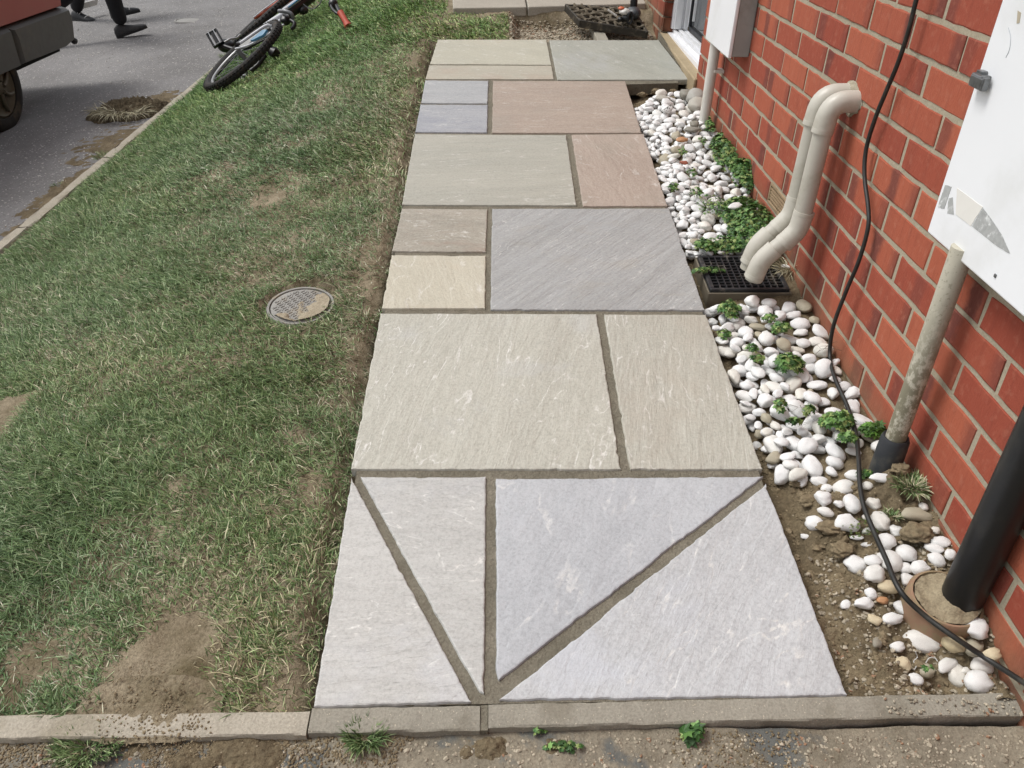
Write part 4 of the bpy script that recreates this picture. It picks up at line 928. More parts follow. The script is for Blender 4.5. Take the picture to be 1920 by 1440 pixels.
# ------------------------------------------------------------------ lawn
BARE=[(290,1270,.085,.5),(330,1190,.05,.45),(270,1235,.04,.5),(60,1235,.06,.5),(430,1340,.06,.4),(540,1330,.04,.5),(250,1320,.07,.35),(165,1185,.03,.5),(330,900,.03,.7),(560,800,.04,.6),(300,820,.05,.5),(620,760,.03,.5),(590,900,.05,.5),(520,950,.04,.5),(470,1050,.02,.6),(560,1250,.03,.6),(40,745,.02,.6),(500,360,.1,.45),(420,300,.08,.45),(560,260,.08,.4),(330,380,.05,.6),(600,200,.1,.5)]
BPT=[(tpt(a,b),r,s) for a,b,r,s in BARE]
def lawn_density(x,y):
    d=.60+1.15*(fbm(x*4.2,y*4.2,61)-.45)+.5*(fbm(x*16,y*16,62)-.5)
    u,v=uv_of(x,y); d=d-.30*sst(-.16,-.03,u)*(v<3.1)
    d=d+.25*sst(-1.2,-2.6,x)
    for kk_,(p,r,s) in enumerate(BPT): d=d-s*(1.35 if kk_<4 else .85)*np.exp(-((x-p[0])**2+((y-p[1])/1.1)**2)/(r*r))
    mh=np.hypot(x-MHC[0],y-MHC[1]); d=np.where(mh<.090,-1,d); d=np.where((mh<.112)&(y>MHC[1]),d*.5,d)
    d=np.where((u>-.004)&(v<3.085),-1,d); d=np.where((u>.40)&(v<3.7)&(v>3.0),-1,d)
    d=np.where((u>.05)&(v>3.60),-1,d); d=np.where(u>.42,-1,d); d=np.where(x<XK+.035,-1,d)
    return np.clip(d,-1,1)
def lawn_zone(n,x0,x1,y0,y1,wl,ll,seed):
    x=rng.uniform(x0,x1,n); y=rng.uniform(y0,y1,n); d=lawn_density(x,y); k=rng.random(n)<d; x,y,d=x[k],y[k],d[k]
    # keep only what the camera cone can plausibly see (with margin for a step aside)
    return x,y,d
zones=[(98000,-2.05,-1.19,-.915,.0,(.0011,.0023),(.012,.046)),(120000,-2.9,-1.17,.0,1.1,(.0013,.0026),(.014,.046)),(85000,-2.9,-1.1,1.1,2.6,(.002,.0036),(.022,.055)),(70000,-2.9,-.7,2.6,4.4,(.003,.005),(.025,.055)),(36000,-2.9,.1,4.4,9,(.005,.008),(.03,.07))]
Pp=[];Hh=[];LL=[];WW=[];PH=[];DR=[];CC=[]
for (n,x0,x1,y0,y1,wl,ll) in zones:
    x,y,d=lawn_zone(n,x0,x1,y0,y1,wl,ll,0); N=len(x); z=lawnz(x,y)-.001
    flow=2.9+2.2*(fbm(x*2.1,y*2.1,90)-.5)+1.6*(fbm(x*9,y*9,91)-.5); hd=flow+rng.normal(0,1.0,N)
    tall=fbm(x*5,y*5,95); L=rng.uniform(*ll,N)*(.5+.8*tall)*np.clip(.55+d*.6,.4,1.1)
    edge=sst(-2.2,-2.65,x)*sst(-2.88,-2.72,x); L=L*(1+.4*edge)*(1-.55*sst(-2.74,-2.86,x))
    phi=np.clip(rng.normal(.75,.35,N)+.25*edge,.12,1.45); dr=rng.uniform(.3,1.35,N)*np.clip(phi+.2,.3,1.3)
    dryf=np.clip(.22+.06*sst(1.2,0.,y)+.12*sst(-1.6,-1.2,x)-.55*(fbm(x*3,y*3,70)-.35)-.25*(d-.5)+.0*edge,.06,.75); cc=gcol(N,0); dr_=rng.random(N)<dryf; sc_=gcol(N,1.); cc[dr_]=sc_[dr_]
    tint=fbm(x*1.7,y*1.7,71)[:,None]; bright=np.clip(sst(1.6,3.6,y),0,1)[:,None]
    cc=cc*(1+(tint-.5)*np.array([.3,.1,-.2]))*(1-bright*np.array([.12,-.06,.28]))
    Pp.append(np.stack([x,y,z],1)); Hh.append(hd); LL.append(L); WW.append(rng.uniform(*wl,N)); PH.append(phi); DR.append(dr); CC.append(cc)
blades(np.concatenate(Pp),np.concatenate(Hh),np.concatenate(LL),np.concatenate(WW),np.concatenate(PH),np.concatenate(DR),np.concatenate(CC),'grass','short trampled green lawn with straw-coloured blades','grass','stuff')
# tufts as individual things
def tuft(px,py,n,r,L,label,dry=.1,h=0,surf='t',up=.9,name='grass_tuft',cat='grass tuft',group=None,w=(.0014,.0026)):
    p=(tpt(px,py,h) if surf=='t' else bedpt(px,py,h)); a=rng.uniform(0,6.283,n); q=r*np.sqrt(rng.random(n)); pos=np.stack([p[0]+q*np.cos(a),p[1]+q*np.sin(a)*.7,np.full(n,p[2])],1)
    return blades(pos,a+rng.normal(0,.6,n),rng.uniform(.5,1,n)*L,rng.uniform(*w,n),np.clip(rng.normal(up,.3,n),.1,1.5),rng.uniform(.2,1.1,n),gcol(n,dry),name,label,cat,None,group)
tuft(685,1385,420,.026,.036,'bright green grass tuft growing below the short kerb',.03,-.018)
tuft(165,1400,650,.05,.030,'wide green grass tuft below the pale kerb at lower left',.12,-.018)
tuft(1712,912,420,.035,.035,'mossy grass tuft on the turf lump against the wall',.35,.012,'b',.8)
tuft(1672,968,90,.016,.022,'tiny grass tuft between the white stones near the wall',.3,.01,'b')
tuft(1486,505,300,.040,.085,'dry brown grass tuft between the drain and the wall',.95,.0,'b',.6,'dry_grass_tuft',w=(.0011,.002))
tuft(225,208,420,.15,.12,'dead straw-coloured grass matted on the earth heap',1.,.05,'t',.12,'dead_grass','dead grass',w=(.002,.004))
tuft(118,352,160,.05,.04,'green grass fringe at the road edge nearest the frame side',.1,-.01); tuft(205,296,240,.07,.05,'green grass fringe at the road edge below the earth spill',.1,-.01); tuft(424,108,160,.05,.05,'small patch of grass at the road edge by the bicycle crank',.1,-.01)
for k,(px,py,l) in enumerate([(1540,655,'thin dry grass stalks crossing the pebbles below the drain'),(1505,765,'dark dry stalks over the pebbles beside the green weed'),(1535,790,'curved dry stalks lying under the cable')]):
    p=bedpt(px,py,.035); n=7; blades(np.tile(p,(n,1))+rng.normal(0,.006,(n,3))*[1,1,.2],rng.uniform(0,6.28,n),rng.uniform(.04,.085,n),np.full(n,.0012),rng.uniform(.2,.7,n),rng.uniform(.5,1.2,n),np.tile(lin('5b5040')[:3],(n,1)),'dry_stalks',l,'dry stalks')
# weeds: clumps of lobed leaves
lobe=[];K=5
for k in range(K*2+1):
    a=-2.5+5.0*k/(K*2); r=1. if k%2 else .52; lobe.append((r*math.sin(a),r*math.cos(a)))
lobe=np.array([(0,-.75)]+lobe)
def weed(P,ru,rv,hh,n,ls,label,cols=('54773a','3f6330','6f9150','345426','86965a'),dome=True,group='green weeds growing through the pebbles',nrm=GN):
    P=np.asarray(P,float); V=[];F=[];C=[]
    cl=[np.array(lin(c)[:3]) for c in cols]; nl=len(lobe)
    a=rng.uniform(0,6.283,n); q=np.sqrt(rng.random(n)); lum=fbm(q*np.cos(a)*2.5+P[0]*50,q*np.sin(a)*2.5+P[1]*50,7)
    for i in range(n):
        qq=q[i]*(.8+.5*lum[i]); 
        x=qq*ru*math.cos(a[i]); y=qq*rv*math.sin(a[i]); z=hh*(max(0,1-qq**2)**.5)*rng.uniform(.35,1.)*(.6+.8*lum[i]) if dome else hh*rng.random()
        c=P+x*GU+y*GV+z*nrm; s=ls*rng.uniform(.4,1.4); tilt=rng.uniform(.1,.95); az=a[i]+rng.normal(0,.9)
        R=Matrix.Rotation(az,3,'Z')@Matrix.Rotation(tilt,3,'Y')@Matrix.Rotation(rng.uniform(0,6.28),3,'Z'); R=np.array(R)
        L=np.concatenate([lobe,np.zeros((nl,1))],1)*s; L[:,2]=-(L[:,0]**2+L[:,1]**2)/s*.25; Lw=L@R.T
        b=len(V); V.append(c); V.extend(list(c+Lw)); col=cl[rng.choice(len(cl))]*rng.uniform(.7,1.3); C.extend([(*col,1)]*(nl+1))
        for k in range(nl): F.append([b,b+1+k,b+1+(k+1)%nl])
        if i%3==0:  # stem
            g=P+x*.5*GU+y*.5*GV-.012*nrm; b=len(V); sd_=np.array([.0007,.0007,0]); V.extend([g-sd_,g+sd_,c+sd_*.6,c-sd_*.6]); C.extend([(*lin('7d8f55')[:3],1)]*4); F.append([b,b+1,b+2,b+3])
    o=mobj('weed',V,F,mleaf,None,P,False,None,C); tag(o,label,'weed',group); return o
def wd_(px,py,ru,rv,hh,n,ls,label,h=.02,**k): return weed(gp(px,py,h),ru,rv,hh,n,ls,label,**k)
wd_(1408,428,.085,.20,.055,2300,.0075,'largest mat of bright green feathery weed behind the drain pipes')
wd_(1362,462,.09,.034,.030,650,.0075,'strip of green weed along the back edge of the drain grate',.005)
wd_(1358,292,.035,.16,.06,700,.009,'tall green weed climbing the wall, farther of the pair above the air brick')
wd_(1392,335,.035,.10,.075,520,.009,'bushy green weed at the wall left of the air brick')
wd_(1330,507,.05,.012,.012,90,.007,'sprig of green weed lying over the left side of the grate',.012)
wd_(1322,460,.03,.03,.02,110,.008,'small green weed left of the strip by the grate corner')
wd_(1337,385,.05,.07,.02,170,.006,'thin sprinkle of weed among the pebbles in the middle of the strip',.028)
wd_(1306,362,.022,.03,.02,60,.006,'tiny weed between pebbles beside the pink slab edge',.03)
wd_(1296,325,.018,.03,.02,45,.006,'tiny weed sprouting near the red brick chip',.03)
wd_(1262,352,.02,.025,.02,50,.007,'little weed at the slab edge by the pink slab',.015)
wd_(1280,285,.015,.03,.02,35,.006,'tiny weed below the brown flint',.032); wd_(1318,265,.016,.03,.02,45,.006,'tiny weed in the middle of the far pebbles',.035)
wd_(1330,240,.015,.05,.04,120,.008,'small weed at the foot of the white pipe by the wall')
wd_(1368,582,.030,.028,.03,130,.010,'leafy weed just below the left front corner of the drain',.012)
wd_(1445,597,.018,.014,.015,60,.007,'small round weed among pebbles below the drain',.03)
wd_(1464,617,.026,.016,.022,110,.008,'flat weed rosette right of the small round weed below the drain',.03)
wd_(1411,653,.014,.016,.012,45,.007,'small weed beside bare soil, third below the drain',.026); wd_(1358,627,.016,.02,.015,45,.008,'little weed at the slab edge below the drain',.0)
wd_(1420,673,.018,.012,.012,45,.007,'small weed on the lump of soil between slab and pebbles',.026)
wd_(1480,683,.036,.030,.03,230,.0095,'leafy green weed in the middle of the pebbles above the cable bend',.03)
wd_(1464,760,.014,.016,.02,30,.010,'single weed sprig left of the ringed pebble',.035); wd_(1516,770,.012,.014,.02,26,.010,'single weed sprig in the middle of the near pebbles',.035); wd_(1487,790,.016,.008,.012,30,.009,'weed sprig on a pebble left of the clover clump',.034)
wd_(1570,790,.036,.026,.025,230,.0095,'rounded clover-like weed clump left of the cable',.035)
wd_(1590,822,.022,.014,.018,90,.008,'smaller weed touching the underside of the clover-like clump',.035)
wd_(1635,808,.030,.016,.022,120,.010,'weed to the right of the cable near the weathered pipe',.03,cols=('5f8a3a','3d5a2a','4d6b30'))
wd_(1623,890,.014,.014,.015,40,.007,'tiny weed under the cable near the pipe foot',.03)
wd_(1610,990,.035,.025,.008,60,.003,'thin green moss on the soil beside the flat clod',.02,group=None,cols=('6a7a3c','55663a'))
wd_(1742,1256,.008,.008,.010,6,.006,'lone seedling on the bare soil near the kerb',.005,group=None)
wd_(1310,1376,.028,.010,.02,16,.014,'broad-leaved seedling growing from under the long kerb',-.012,group=None)
wd_(1062,1400,.035,.008,.012,38,.006,'row of tiny weeds in the dirt under the long kerb',-.016,group=None)
wd_(1010,1372,.01,.006,.012,12,.006,'tiny weed in the gap under the kerb beside the middle joint',-.014,group=None)

# ------------------------------------------------------------------ manhole in the lawn
mh=empty('manhole_cover',MHC,'round iron cover with raised diamond tread, half caked in dried mud, set in the lawn','manhole cover')
iron=plain('cover_iron','a09e98',.85,.0,.2,40,.4,.001,'a3977f',9,.9); mudm=MAT['soil']
AXm=np.array([GU,np.cross(GN,GU),GN]); mb=MB(); mb.lathe(MHC-GN*.006,[(.0,.0),(.082,.0),(.0845,-.002),(.085,-.02)],56,AXm); mb.lathe(MHC-GN*.006,[(.0875,-.02),(.088,.001),(.094,.0015),(.096,-.002),(.097,-.02)],56,AXm); cv_=mb.build('cover',iron,mh); autosmooth(cv_)
mb=MB()
for s_ in (-1,1):
    for k in range(-6,7):
        o_=k*.0125*math.sqrt(2)*.8
        for j in range(-14,15):
            # short raised bars on a diamond lattice
            a_=o_; b_=j*.0142
            uu_=(a_+s_*b_)/math.sqrt(2)*1.0 if False else a_+b_*.5*s_; vv_=b_*.55
            if math.hypot(uu_,vv_)<.078 and (j+k)%2==0:
                d=np.array([.5*s_,.55]); d/=np.linalg.norm(d); c_=MHC+uu_*GU+vv_*GV-GN*.005; D=d[0]*GU+d[1]*GV; mb.box(c_,(.0062,.0011,.0014),np.array([D,np.cross(GN,D),GN]))
mb.build('tread',iron,cv_)
n=60; X,Y=np.meshgrid(np.linspace(-.084,.084,n),np.linspace(-.084,.084,n)); hh=-.0085+.011*sst(.40,.62,fbm(X*14+3,Y*14,33)+.3*(X-Y)/.084*.5)+(fbm(X*120,Y*120,34)-.5)*.003
V=(MHC[None,None]+X[...,None]*GU+Y[...,None]*GV+hh[...,None]*GN).reshape(-1,3); i=np.arange((n-1)*n).reshape(n-1,n)[:,:-1].ravel(); F=np.stack([i,i+1,i+n+1,i+n],1); rr=np.hypot(X,Y).ravel(); F=F[(rr[F]<.084).all(1)]
mobj('dried_mud',V,F,m_ground('dried_mud',[(.3,lin('978c76')),(.6,lin('a99e89')),(.8,lin('b5ab97'))],20,200,.6,.002),mh,None,True)
# disc cover on the road
dc=tpt(354,38,.004); mb=MB(); mb.lathe(dc,[(0,.004),(.10,.004),(.112,.0),(.116,-.01)],40); mb.lathe(dc,[(.119,-.01),(.121,.003),(.135,.002),(.137,-.01)],40)
o=mb.build('road_cover',plain('road_cover_grey','9c9a95',.8,0,.15,30,.3),None); autosmooth(o); tag(o,'small round grey cover set flush in the road','cover')

# ------------------------------------------------------------------ far path, gravel pit, batten, tray, tool
mb=MB()
pf=[tpt(848,21,.0),tpt(1006,17,.0),tpt(1006,-140,0),tpt(866,-140,0)]
def slabq(q,name,label):
    mb=MB(); mb.prism([p for p in q][::1],(0,0,-.05)); o=mb.build(name,MAT['path']); tag(o,label,'paving slab'); 
    bm=bmesh.new(); bm.from_mesh(o.data); bmesh.ops.recalc_face_normals(bm,faces=bm.faces); bm.to_mesh(o.data); bm.free()
    md=o.modifiers.new('bevel','BEVEL'); md.width=.006; md.segments=2
e=.012
def X_(u,v,h=.0): p=W(u,v,h); p[2]=float(terr(p[0],p[1]))+h; return p
slabq([X_(.085,3.605,e),X_(.500,3.635,e),X_(.470,4.9,e),X_(.02,4.9,e)],'concrete_slab','pale concrete path slab at the top, left of its joint')
slabq([X_(.508,3.635,e),X_(1.19,3.72,e),X_(1.19,4.9,e),X_(.478,4.9,e)],'concrete_slab','pale concrete path slab at the top, right of its joint by the wall')
P=[];S=[]
for _ in range(3800):
    u=random.uniform(.40,1.2); v=random.uniform(3.085,3.62); p=W(u,v,0); z=float(lawnz(np.array(p[0]),np.array(p[1]))) if p[0]<-.01 else float(pplane(p[0],p[1]))-.09
    P.append((p[0],p[1],z+.002)); S.append(random.uniform(.004,.010))
scatter_stones('gravel',P,S,gritm,'brown and cream gravel in the strip behind the last slabs','gravel',1,6)
conc=plain('batten_concrete','a39d8e',.8,0,.15,30,.4,.002,'7f7868',14,.5)
b0=gp(1130,74,-.045); b1=gp(1109,30,-.05); d=(b1-b0)/np.linalg.norm(b1-b0); sdv=np.cross(d,GN); mb=MB(); c=(b0+b1)/2; mb.box(c-GN*.02,(np.linalg.norm(b1-b0)/2+.02,.030,.022),np.array([d,sdv,np.cross(sdv,d)]),.004)
o=mb.build('edging_strip',conc); tag(o,'pale concrete edging strip sticking out from under the dark tray','edging')
tray=empty('plastic_tray',gp(1140,45,-.02),'dark brown lattice tray lying askew on the gravel by the wall','tray')
q=[gp(1088,41,.0),gp(1212,62,-.03),gp(1185,18,.03),gp(1062,12,.03)]
dk=plain('dark_brown_plastic','3a352c',.6,0,.25,30,.3,.001,'7b705c',26,.85); dk2=plain('muddy_plastic','6b604e',.75,0,.25,40,.4,.001,'8d826c',30,.8)
def Q(s,t,h=0): return (q[0]*(1-s)*(1-t)+q[1]*s*(1-t)+q[2]*s*t+q[3]*(1-s)*t)+GN*h
mb=MB()
for (a,b) in ((0,1),(1,2),(2,3),(3,0)): 
    d=q[b]-q[a]; L=np.linalg.norm(d); d/=L; s2=np.cross(GN,d); s2/=np.linalg.norm(s2); mb.box((q[a]+q[b])/2-GN*.008,(L/2+.008,.008,.020),np.array([d,s2,np.cross(d,s2)]),.003)
mb.build('tray_frame',dk,tray)
mb=MB()
for k in range(1,9):
    s=k/9; mb.tube(spline([Q(s+random.uniform(-.012,.012),t,.008+.008*math.sin(t*19+k)) for t in np.linspace(0,1,9)],3),.0075,6)
mb.build('tray_slats',dk2,tray)
mb=MB()
for k in range(1,6):
    t=k/6; mb.tube(spline([Q(s,t+.02*math.sin(s*25+k),.012+.007*math.sin(s*24+k*2)) for s in np.linspace(0,1,14)],3),.0075,6)
mb.build('tray_bars',dk2,tray)
mb=MB(); mb.prism([Q(.02,.02,-.016),Q(.98,.02,-.016),Q(.98,.98,-.016),Q(.02,.98,-.016)],GN*.004); mb.build('tray_base',dk,tray)
# garden power tool
tc=gp(1180,38,.02); tool=empty('garden_power_tool',tc,'orange and white garden power tool with black casing lying on the dark tray','power tool')
orange=plain('orange_plastic','c9643c',.4,0,.1); wp_=plain('white_plastic','d9d6cf',.4,0,.08,30,.1,.001,'8c8678',20,.4); bkp=plain('black_plastic','1b1d20',.4,0,.15); dgp=plain('dark_grey_plastic','46484b',.45,0,.1)
def tp_(px,py,y): return yp(px,py,y)
ty=tc[1]
dep=(tc-CAM)@CW; pxm=dep/FPX
blob('casing',tp_(1171,22,ty),(17*pxm*.6,.035,8*pxm*.8),wp_,tool,3,.25,2,5); blob('cap',tp_(1165,15.5,ty),(6*pxm,.02,3.2*pxm),orange,tool,3,.1,2,2)
blob('motor_housing',tp_(1188,24,ty+.05),(14*pxm,.05,11*pxm),dgp,tool,3,.18,1.5,8); blob('fuel_cap',tp_(1163,36,ty-.01),(5*pxm,.02,4.5*pxm),bkp,tool,3,.1,2,9)
blob('gearbox',tp_(1174,33,ty-.01),(8*pxm,.03,7*pxm),bkp,tool,3,.2,2,12)
mb=MB(); c=tp_(1181,34,ty-.03); mb.tube([c+np.array([4.6*pxm*math.cos(a),-.002,9.5*pxm*math.sin(a)]) for a in np.linspace(0,6.283,20)[:-1]],.007,8,closed=True); autosmooth(mb.build('handle',bkp,tool))
mb=MB(); mb.tube([tp_(1139,18,ty-.02),tp_(1156,30,ty-.03)],.0055,10); autosmooth(mb.build('shaft',wp_,tool))
mb=MB(); mb.tube([tp_(1188,16,ty+.1),tp_(1191,-40,ty+.1),tp_(1195,-200,ty+.1)],.020,16); o=mb.build('drainpipe',bkp); autosmooth(o); tag(o,'dark pipe standing behind the power tool at the wall corner','pipe')

# ------------------------------------------------------------------ fillet between the last slab and the doorstep
mb=MB(); pa=gp(1236.5,75,-.004); pb=gp(1294,149.5,-.004)
mb.prism([pa,pb,np.array([-.013,DY0-.01,pb[2]+.012]),np.array([-.013,DY1-.005,pa[2]+.004])][::-1],(0,0,-.05)); o=mb.build('mortar_fillet',MAT['mortar']); tag(o,'strip of mortar between the grey-green slab and the doorstep','mortar')

# ------------------------------------------------------------------ parked car (dark red, grey lower cladding)
def m_carpaint():
    M=Mat('dull_red_paint'); o=M.obj(); n=M.noise(o,6,4); c=M.mix(n,lin('a45553'),lin('ae5f5b')); c=M.mix(M.st(M.noise(o,3,6,.6),.5,.75,0,.35),c,lin('8d6a5c')); M.bump(M.noise(o,200,2),.03,.0003); return M.out(c,.38,0,.5)
cred=m_carpaint(); cgrey=plain('grey_cladding','60625f',.6,0,.1,25,.2,.0008,'6f6a5e',3,.55); ctyre=plain('tyre_rubber','26241f',.85,0,.2,30,.4,.002,'5b4f3a',8,.8); chub=plain('dusty_hubcap','5b5442',.55,.1,.15,20,.2,.001,'453b28',9,.8); cgl=plain('car_glass','22282b',.1,0,.05)
car=empty('parked_car',(-4.68,2.5,-.49),'dull red parked car with grey lower cladding and dusty wheels, seen by its rear corner','car')
def loftx(name,prof_yz,x0,x1,m,par,inset=0):
    """side profile (y,z) extruded from x0 to x1 with a rounded shoulder"""
    mb=MB(); n=len(prof_yz); V=[]; cy=np.mean([p[0] for p in prof_yz]); cz=np.mean([p[1] for p in prof_yz]); xs=[x0,x0-.03,x0-.06,x1+.06,x1+.03,x1]; k_=[.03,.008,0,0,.008,.03]
    for x,k in zip(xs,k_):
        for y,z in prof_yz: V.append((x,y-np.sign(y-cy)*k,z-np.sign(z-cz)*k*.6))
    F=[list(range(n)),[5*n+i for i in range(n)][::-1]]
    for r in range(5):
        for i in range(n): F.append([r*n+i,(r+1)*n+i,(r+1)*n+(i+1)%n,r*n+(i+1)%n])
    mb.add(V,F); o=mb.build(name,m,par); bm=bmesh.new(); bm.from_mesh(o.data); bmesh.ops.recalc_face_normals(bm,faces=bm.faces); bm.to_mesh(o.data); bm.free(); autosmooth(o,40); return o
def arch(yc,r,z0,n=14): return [(yc-r*math.cos(a),z0+r*math.sin(a)) for a in np.linspace(0,math.pi,n)]
WC=[(3.36,-.235),(.95,-.235)]
# red body above z=.055, cladding below
loftx('body',[(.30,.055),(4.41,.055),(4.47,.25),(4.40,.52),(4.15,.60),(.9,.48),(.36,.38)],-3.89,-5.50,cred,car)
loftx('roof',[(4.12,.60),(3.80,1.00),(2.0,1.03),(1.25,.56)],-4.02,-5.37,cred,car)
mb=MB(); mb.box((-4.016,2.75,.78),(.004,.90,.13),b=.003); mb.build('side_window',cgl,car)
def skirt(prof,name):
    return loftx(name,prof,-3.868,-5.52,cgrey,car)
skirt([(3.66,-.175)]+[(3.665,.0),(3.64,.053),(4.455,.053),(4.475,.0),(4.43,-.165),(4.30,-.185)],'rear_bumper')
skirt([(1.24,.053),(1.27,-.185),(3.655,-.18),(3.655,.053)],'side_cladding'); skirt([(.24,.053),(.26,-.175),(1.26,-.18),(1.235,.053)],'front_bumper')
def cladarch(yc):
    mb=MB(); n=18; V=[];F=[]
    for k,a in enumerate(np.linspace(-.15,math.pi+.15,n)):
        for r,x in ((.285,-3.862),(.335,-3.862),(.335,-3.95),(.285,-3.95)): V.append((x,yc-r*math.cos(a),min(-.235+r*math.sin(a),.052)))
    for k in range(n-1):
        for j in range(4): F.append([k*4+j,k*4+(j+1)%4,(k+1)*4+(j+1)%4,(k+1)*4+j])
    mb.add(V,F); o=mb.build('wheel_arch',cgrey,car); return o
for k,(yc,zc) in enumerate(WC):
    for x0,sg in ((-3.895,1),(-5.49,-1)):
        AXW=np.array([[0,1,0],[0,0,1],[1.*sg,0,0]],float); c=np.array([x0,yc,zc])
        wh=empty('wheel',c,None,None); wh.parent=car; wh.location=c-np.array(car.location)
        mb=MB(); mb.lathe(c,[(.165,-.16),(.235,-.165),(.258,-.15),(.262,-.09),(.262,-.06),(.257,-.01),(.238,.008),(.200,.012),(.180,.004),(.178,-.02)],48,AXW); autosmooth(mb.build('tyre',ctyre,wh),50)
        mb=MB(); mb.lathe(c,[(0,.012),(.03,.014),(.045,.004),(.12,-.008),(.15,-.004),(.165,.004),(.177,-.004),(.178,-.05)],48,AXW)
        for j in range(7):
            a=2*math.pi*j/7; pts_=[c+np.array([ (.012-.014*t)*sg,(.04+.12*t)*math.cos(a+.5*t),(.04+.12*t)*math.sin(a+.5*t)]) for t in np.linspace(0,1,6)]
            mb.tube(pts_,[.012,.013,.013,.012,.010,.008],8)
        autosmooth(mb.build('hubcap',chub,wh),50)
mb=MB(); mb.box((-4.68,2.4,-.10),(.74,1.9,.11)); mb.build('underbody',plain('underbody_dark','0f0f0e',.9),car)
blob('bumper_foot',(-3.885,4.425,-.165),(.02,.03,.022),plain('black_rubber_foot','1c1d1e',.6),car,3,.2)
mb=MB(); mb.box((-4.05,4.452,.36),(.05,.012,.10),b=.006); mb.box((-5.33,4.452,.36),(.05,.012,.10),b=.006); mb.build('tail_light',plain('tail_lamp','7a1712',.2),car)

# ------------------------------------------------------------------ bicycle lying across the lawn edge
bk=empty('bicycle',tpt(470,140),'white, black and blue mountain bike with orange grips lying on its side on the grass','bicycle')
bt=plain('bike_tyre','232220',.8,0,.2,60,.4,.001,'54432f',18,.6); brim=plain('silver_rim','a9a9a8',.35,.6,.1); bblk=plain('bike_black','191a1c',.4,0,.1); bwht=plain('bike_white','c9cbcf',.35,0,.05,30,.1,.0005,'8d8b86',20,.4); bblu=plain('bike_blue','4d87a8',.4,0,.05); bor=plain('grip_orange','b54b34',.6,0,.1); bgry=plain('bike_grey','7c7e80',.4,.3,.1); borf=plain('fork_orange','ad4a30',.4,0,.1,30,.1,.0005,'d8b7a2',12,.3)
def Dp(px,py,t): return CAM+ray(px,py)*t
def bwheel(cen,nrm,R,name='wheel'):
    n=nrm/np.linalg.norm(nrm); a=np.cross(n,[0,0,1.]); a/=np.linalg.norm(a); b=np.cross(n,a); AXB=np.array([a,b,n])
    w=empty(name,cen,None,None); w.parent=bk; w.location=cen-np.array(bk.location)
    mb=MB(); r=.029; mb.tube([cen+(R-r)*(a*math.cos(t)+b*math.sin(t)) for t in np.linspace(0,2*math.pi,65)[:-1]],r*.86,12,closed=True)
    for k in range(66):
        t=2*math.pi*k/66; rd=a*math.cos(t)+b*math.sin(t); tg=-a*math.sin(t)+b*math.cos(t)
        for s in (-1,0,1):
            off=s*.62; d=rd*math.cos(off)+n*math.sin(off); mb.box(cen+rd*(R-r)+d*r*.93,(.0042,.0065,.0045),np.array([d,tg if s else tg,np.cross(d,tg)]))
    mb.build('tyre',bt,w)
    mb=MB(); mb.tube([cen+(R-.058)*(a*math.cos(t)+b*math.sin(t)) for t in np.linspace(0,2*math.pi,65)[:-1]],.010,8,closed=True); autosmooth(mb.build('rim',brim,w),60)
    mb=MB(); mb.tube([cen-n*.045,cen+n*.045],.014,12); 
    for k in range(28):
        t=2*math.pi*k/28; s=1 if k%2 else -1; t2=t+.5*(1 if (k//2)%2 else -1); mb.tube([cen+n*s*.028+.016*(a*math.cos(t2)+b*math.sin(t2)),cen+(R-.062)*(a*math.cos(t)+b*math.sin(t))],.0012,4)
    mb.build('spokes',bgry,w)
N1=np.array([-.553,-.183,.811]); bwheel(Dp(455,105,4.67),N1,.291); 
N2=np.array([-.60,-.06,.80]); bwheel(Dp(489,38,5.35),N2,.305)
def tb(name,m,pts,r,n=12,sp=0,par=None):
    mb=MB(); P_=[Dp(*p) for p in pts]; 
    if sp: P_=spline(P_,sp)
    mb.tube(P_,r,n); o=mb.build(name,m,par or bk); autosmooth(o,50); return o
tb('frame_tube',bwht,[(450,81,4.63),(497,49,4.66),(508,49,4.67),(521,44,4.70)],.0085,10,4)
tb('frame_tube',bwht,[(441,92,4.62),(468,84,4.62),(500,66,4.63),(532,46,4.66)],.006,10,4)
tb('frame_tube',bwht,[(496,50,4.98),(515,37,5.0),(536,24,5.02)],.017,14)
tb('frame_tube',bwht,[(500,53,4.95),(518,44,4.97),(540,29,5.0)],.012,12)
dt=tb('down_tube',bblk,[(535,27,5.02),(560,9,5.08),(600,-22,5.18)],.040,18)
tb('top_stripe',bwht,[(528,22,4.975),(556,2,5.03),(590,-25,5.1)],.012,10); tb('blue_stripe',bblu,[(541,13.5,4.965),(560,-1,5.0),(580,-16,5.05)],.005,8)
mb=MB(); P_=[Dp(469,75,4.60),Dp(492,56,4.62),Dp(500,55,4.62),Dp(493,65,4.61),Dp(473,75,4.60)]; mb.prism(P_[::-1],N1/np.linalg.norm(N1)*-.012); mb.build('chain_stay_panel',bblu,bk)
mb=MB(); P_=[Dp(448,86,4.66),Dp(497,50,4.68),Dp(512,50,4.68),Dp(500,66,4.66),Dp(458,89,4.65)]; mb.prism(P_[::-1],N1/np.linalg.norm(N1)*-.02); mb.build('swingarm_plate',bblk,bk)
tb('clamp',bgry,[(523,21,4.96),(535,21,4.93),(546,26,4.93),(550,35,4.95)],.012,12,5)
tb('brake_lever',bblk,[(545,38,4.94),(552,43,4.93),(551,50,4.93),(547,54,4.94)],.012,10,4); 
bb=blob('brake_caliper',Dp(535,38,4.97),(.030,.04,.030),bblk,bk,3,.5,4,4); blob('derailleur',Dp(458,84,4.88),(.05,.05,.028),bblk,bk,3,.7,4,6)
blob('crank_housing',Dp(424,86,4.95),(.050,.05,.040),bblk,bk,3,.25,3,2)
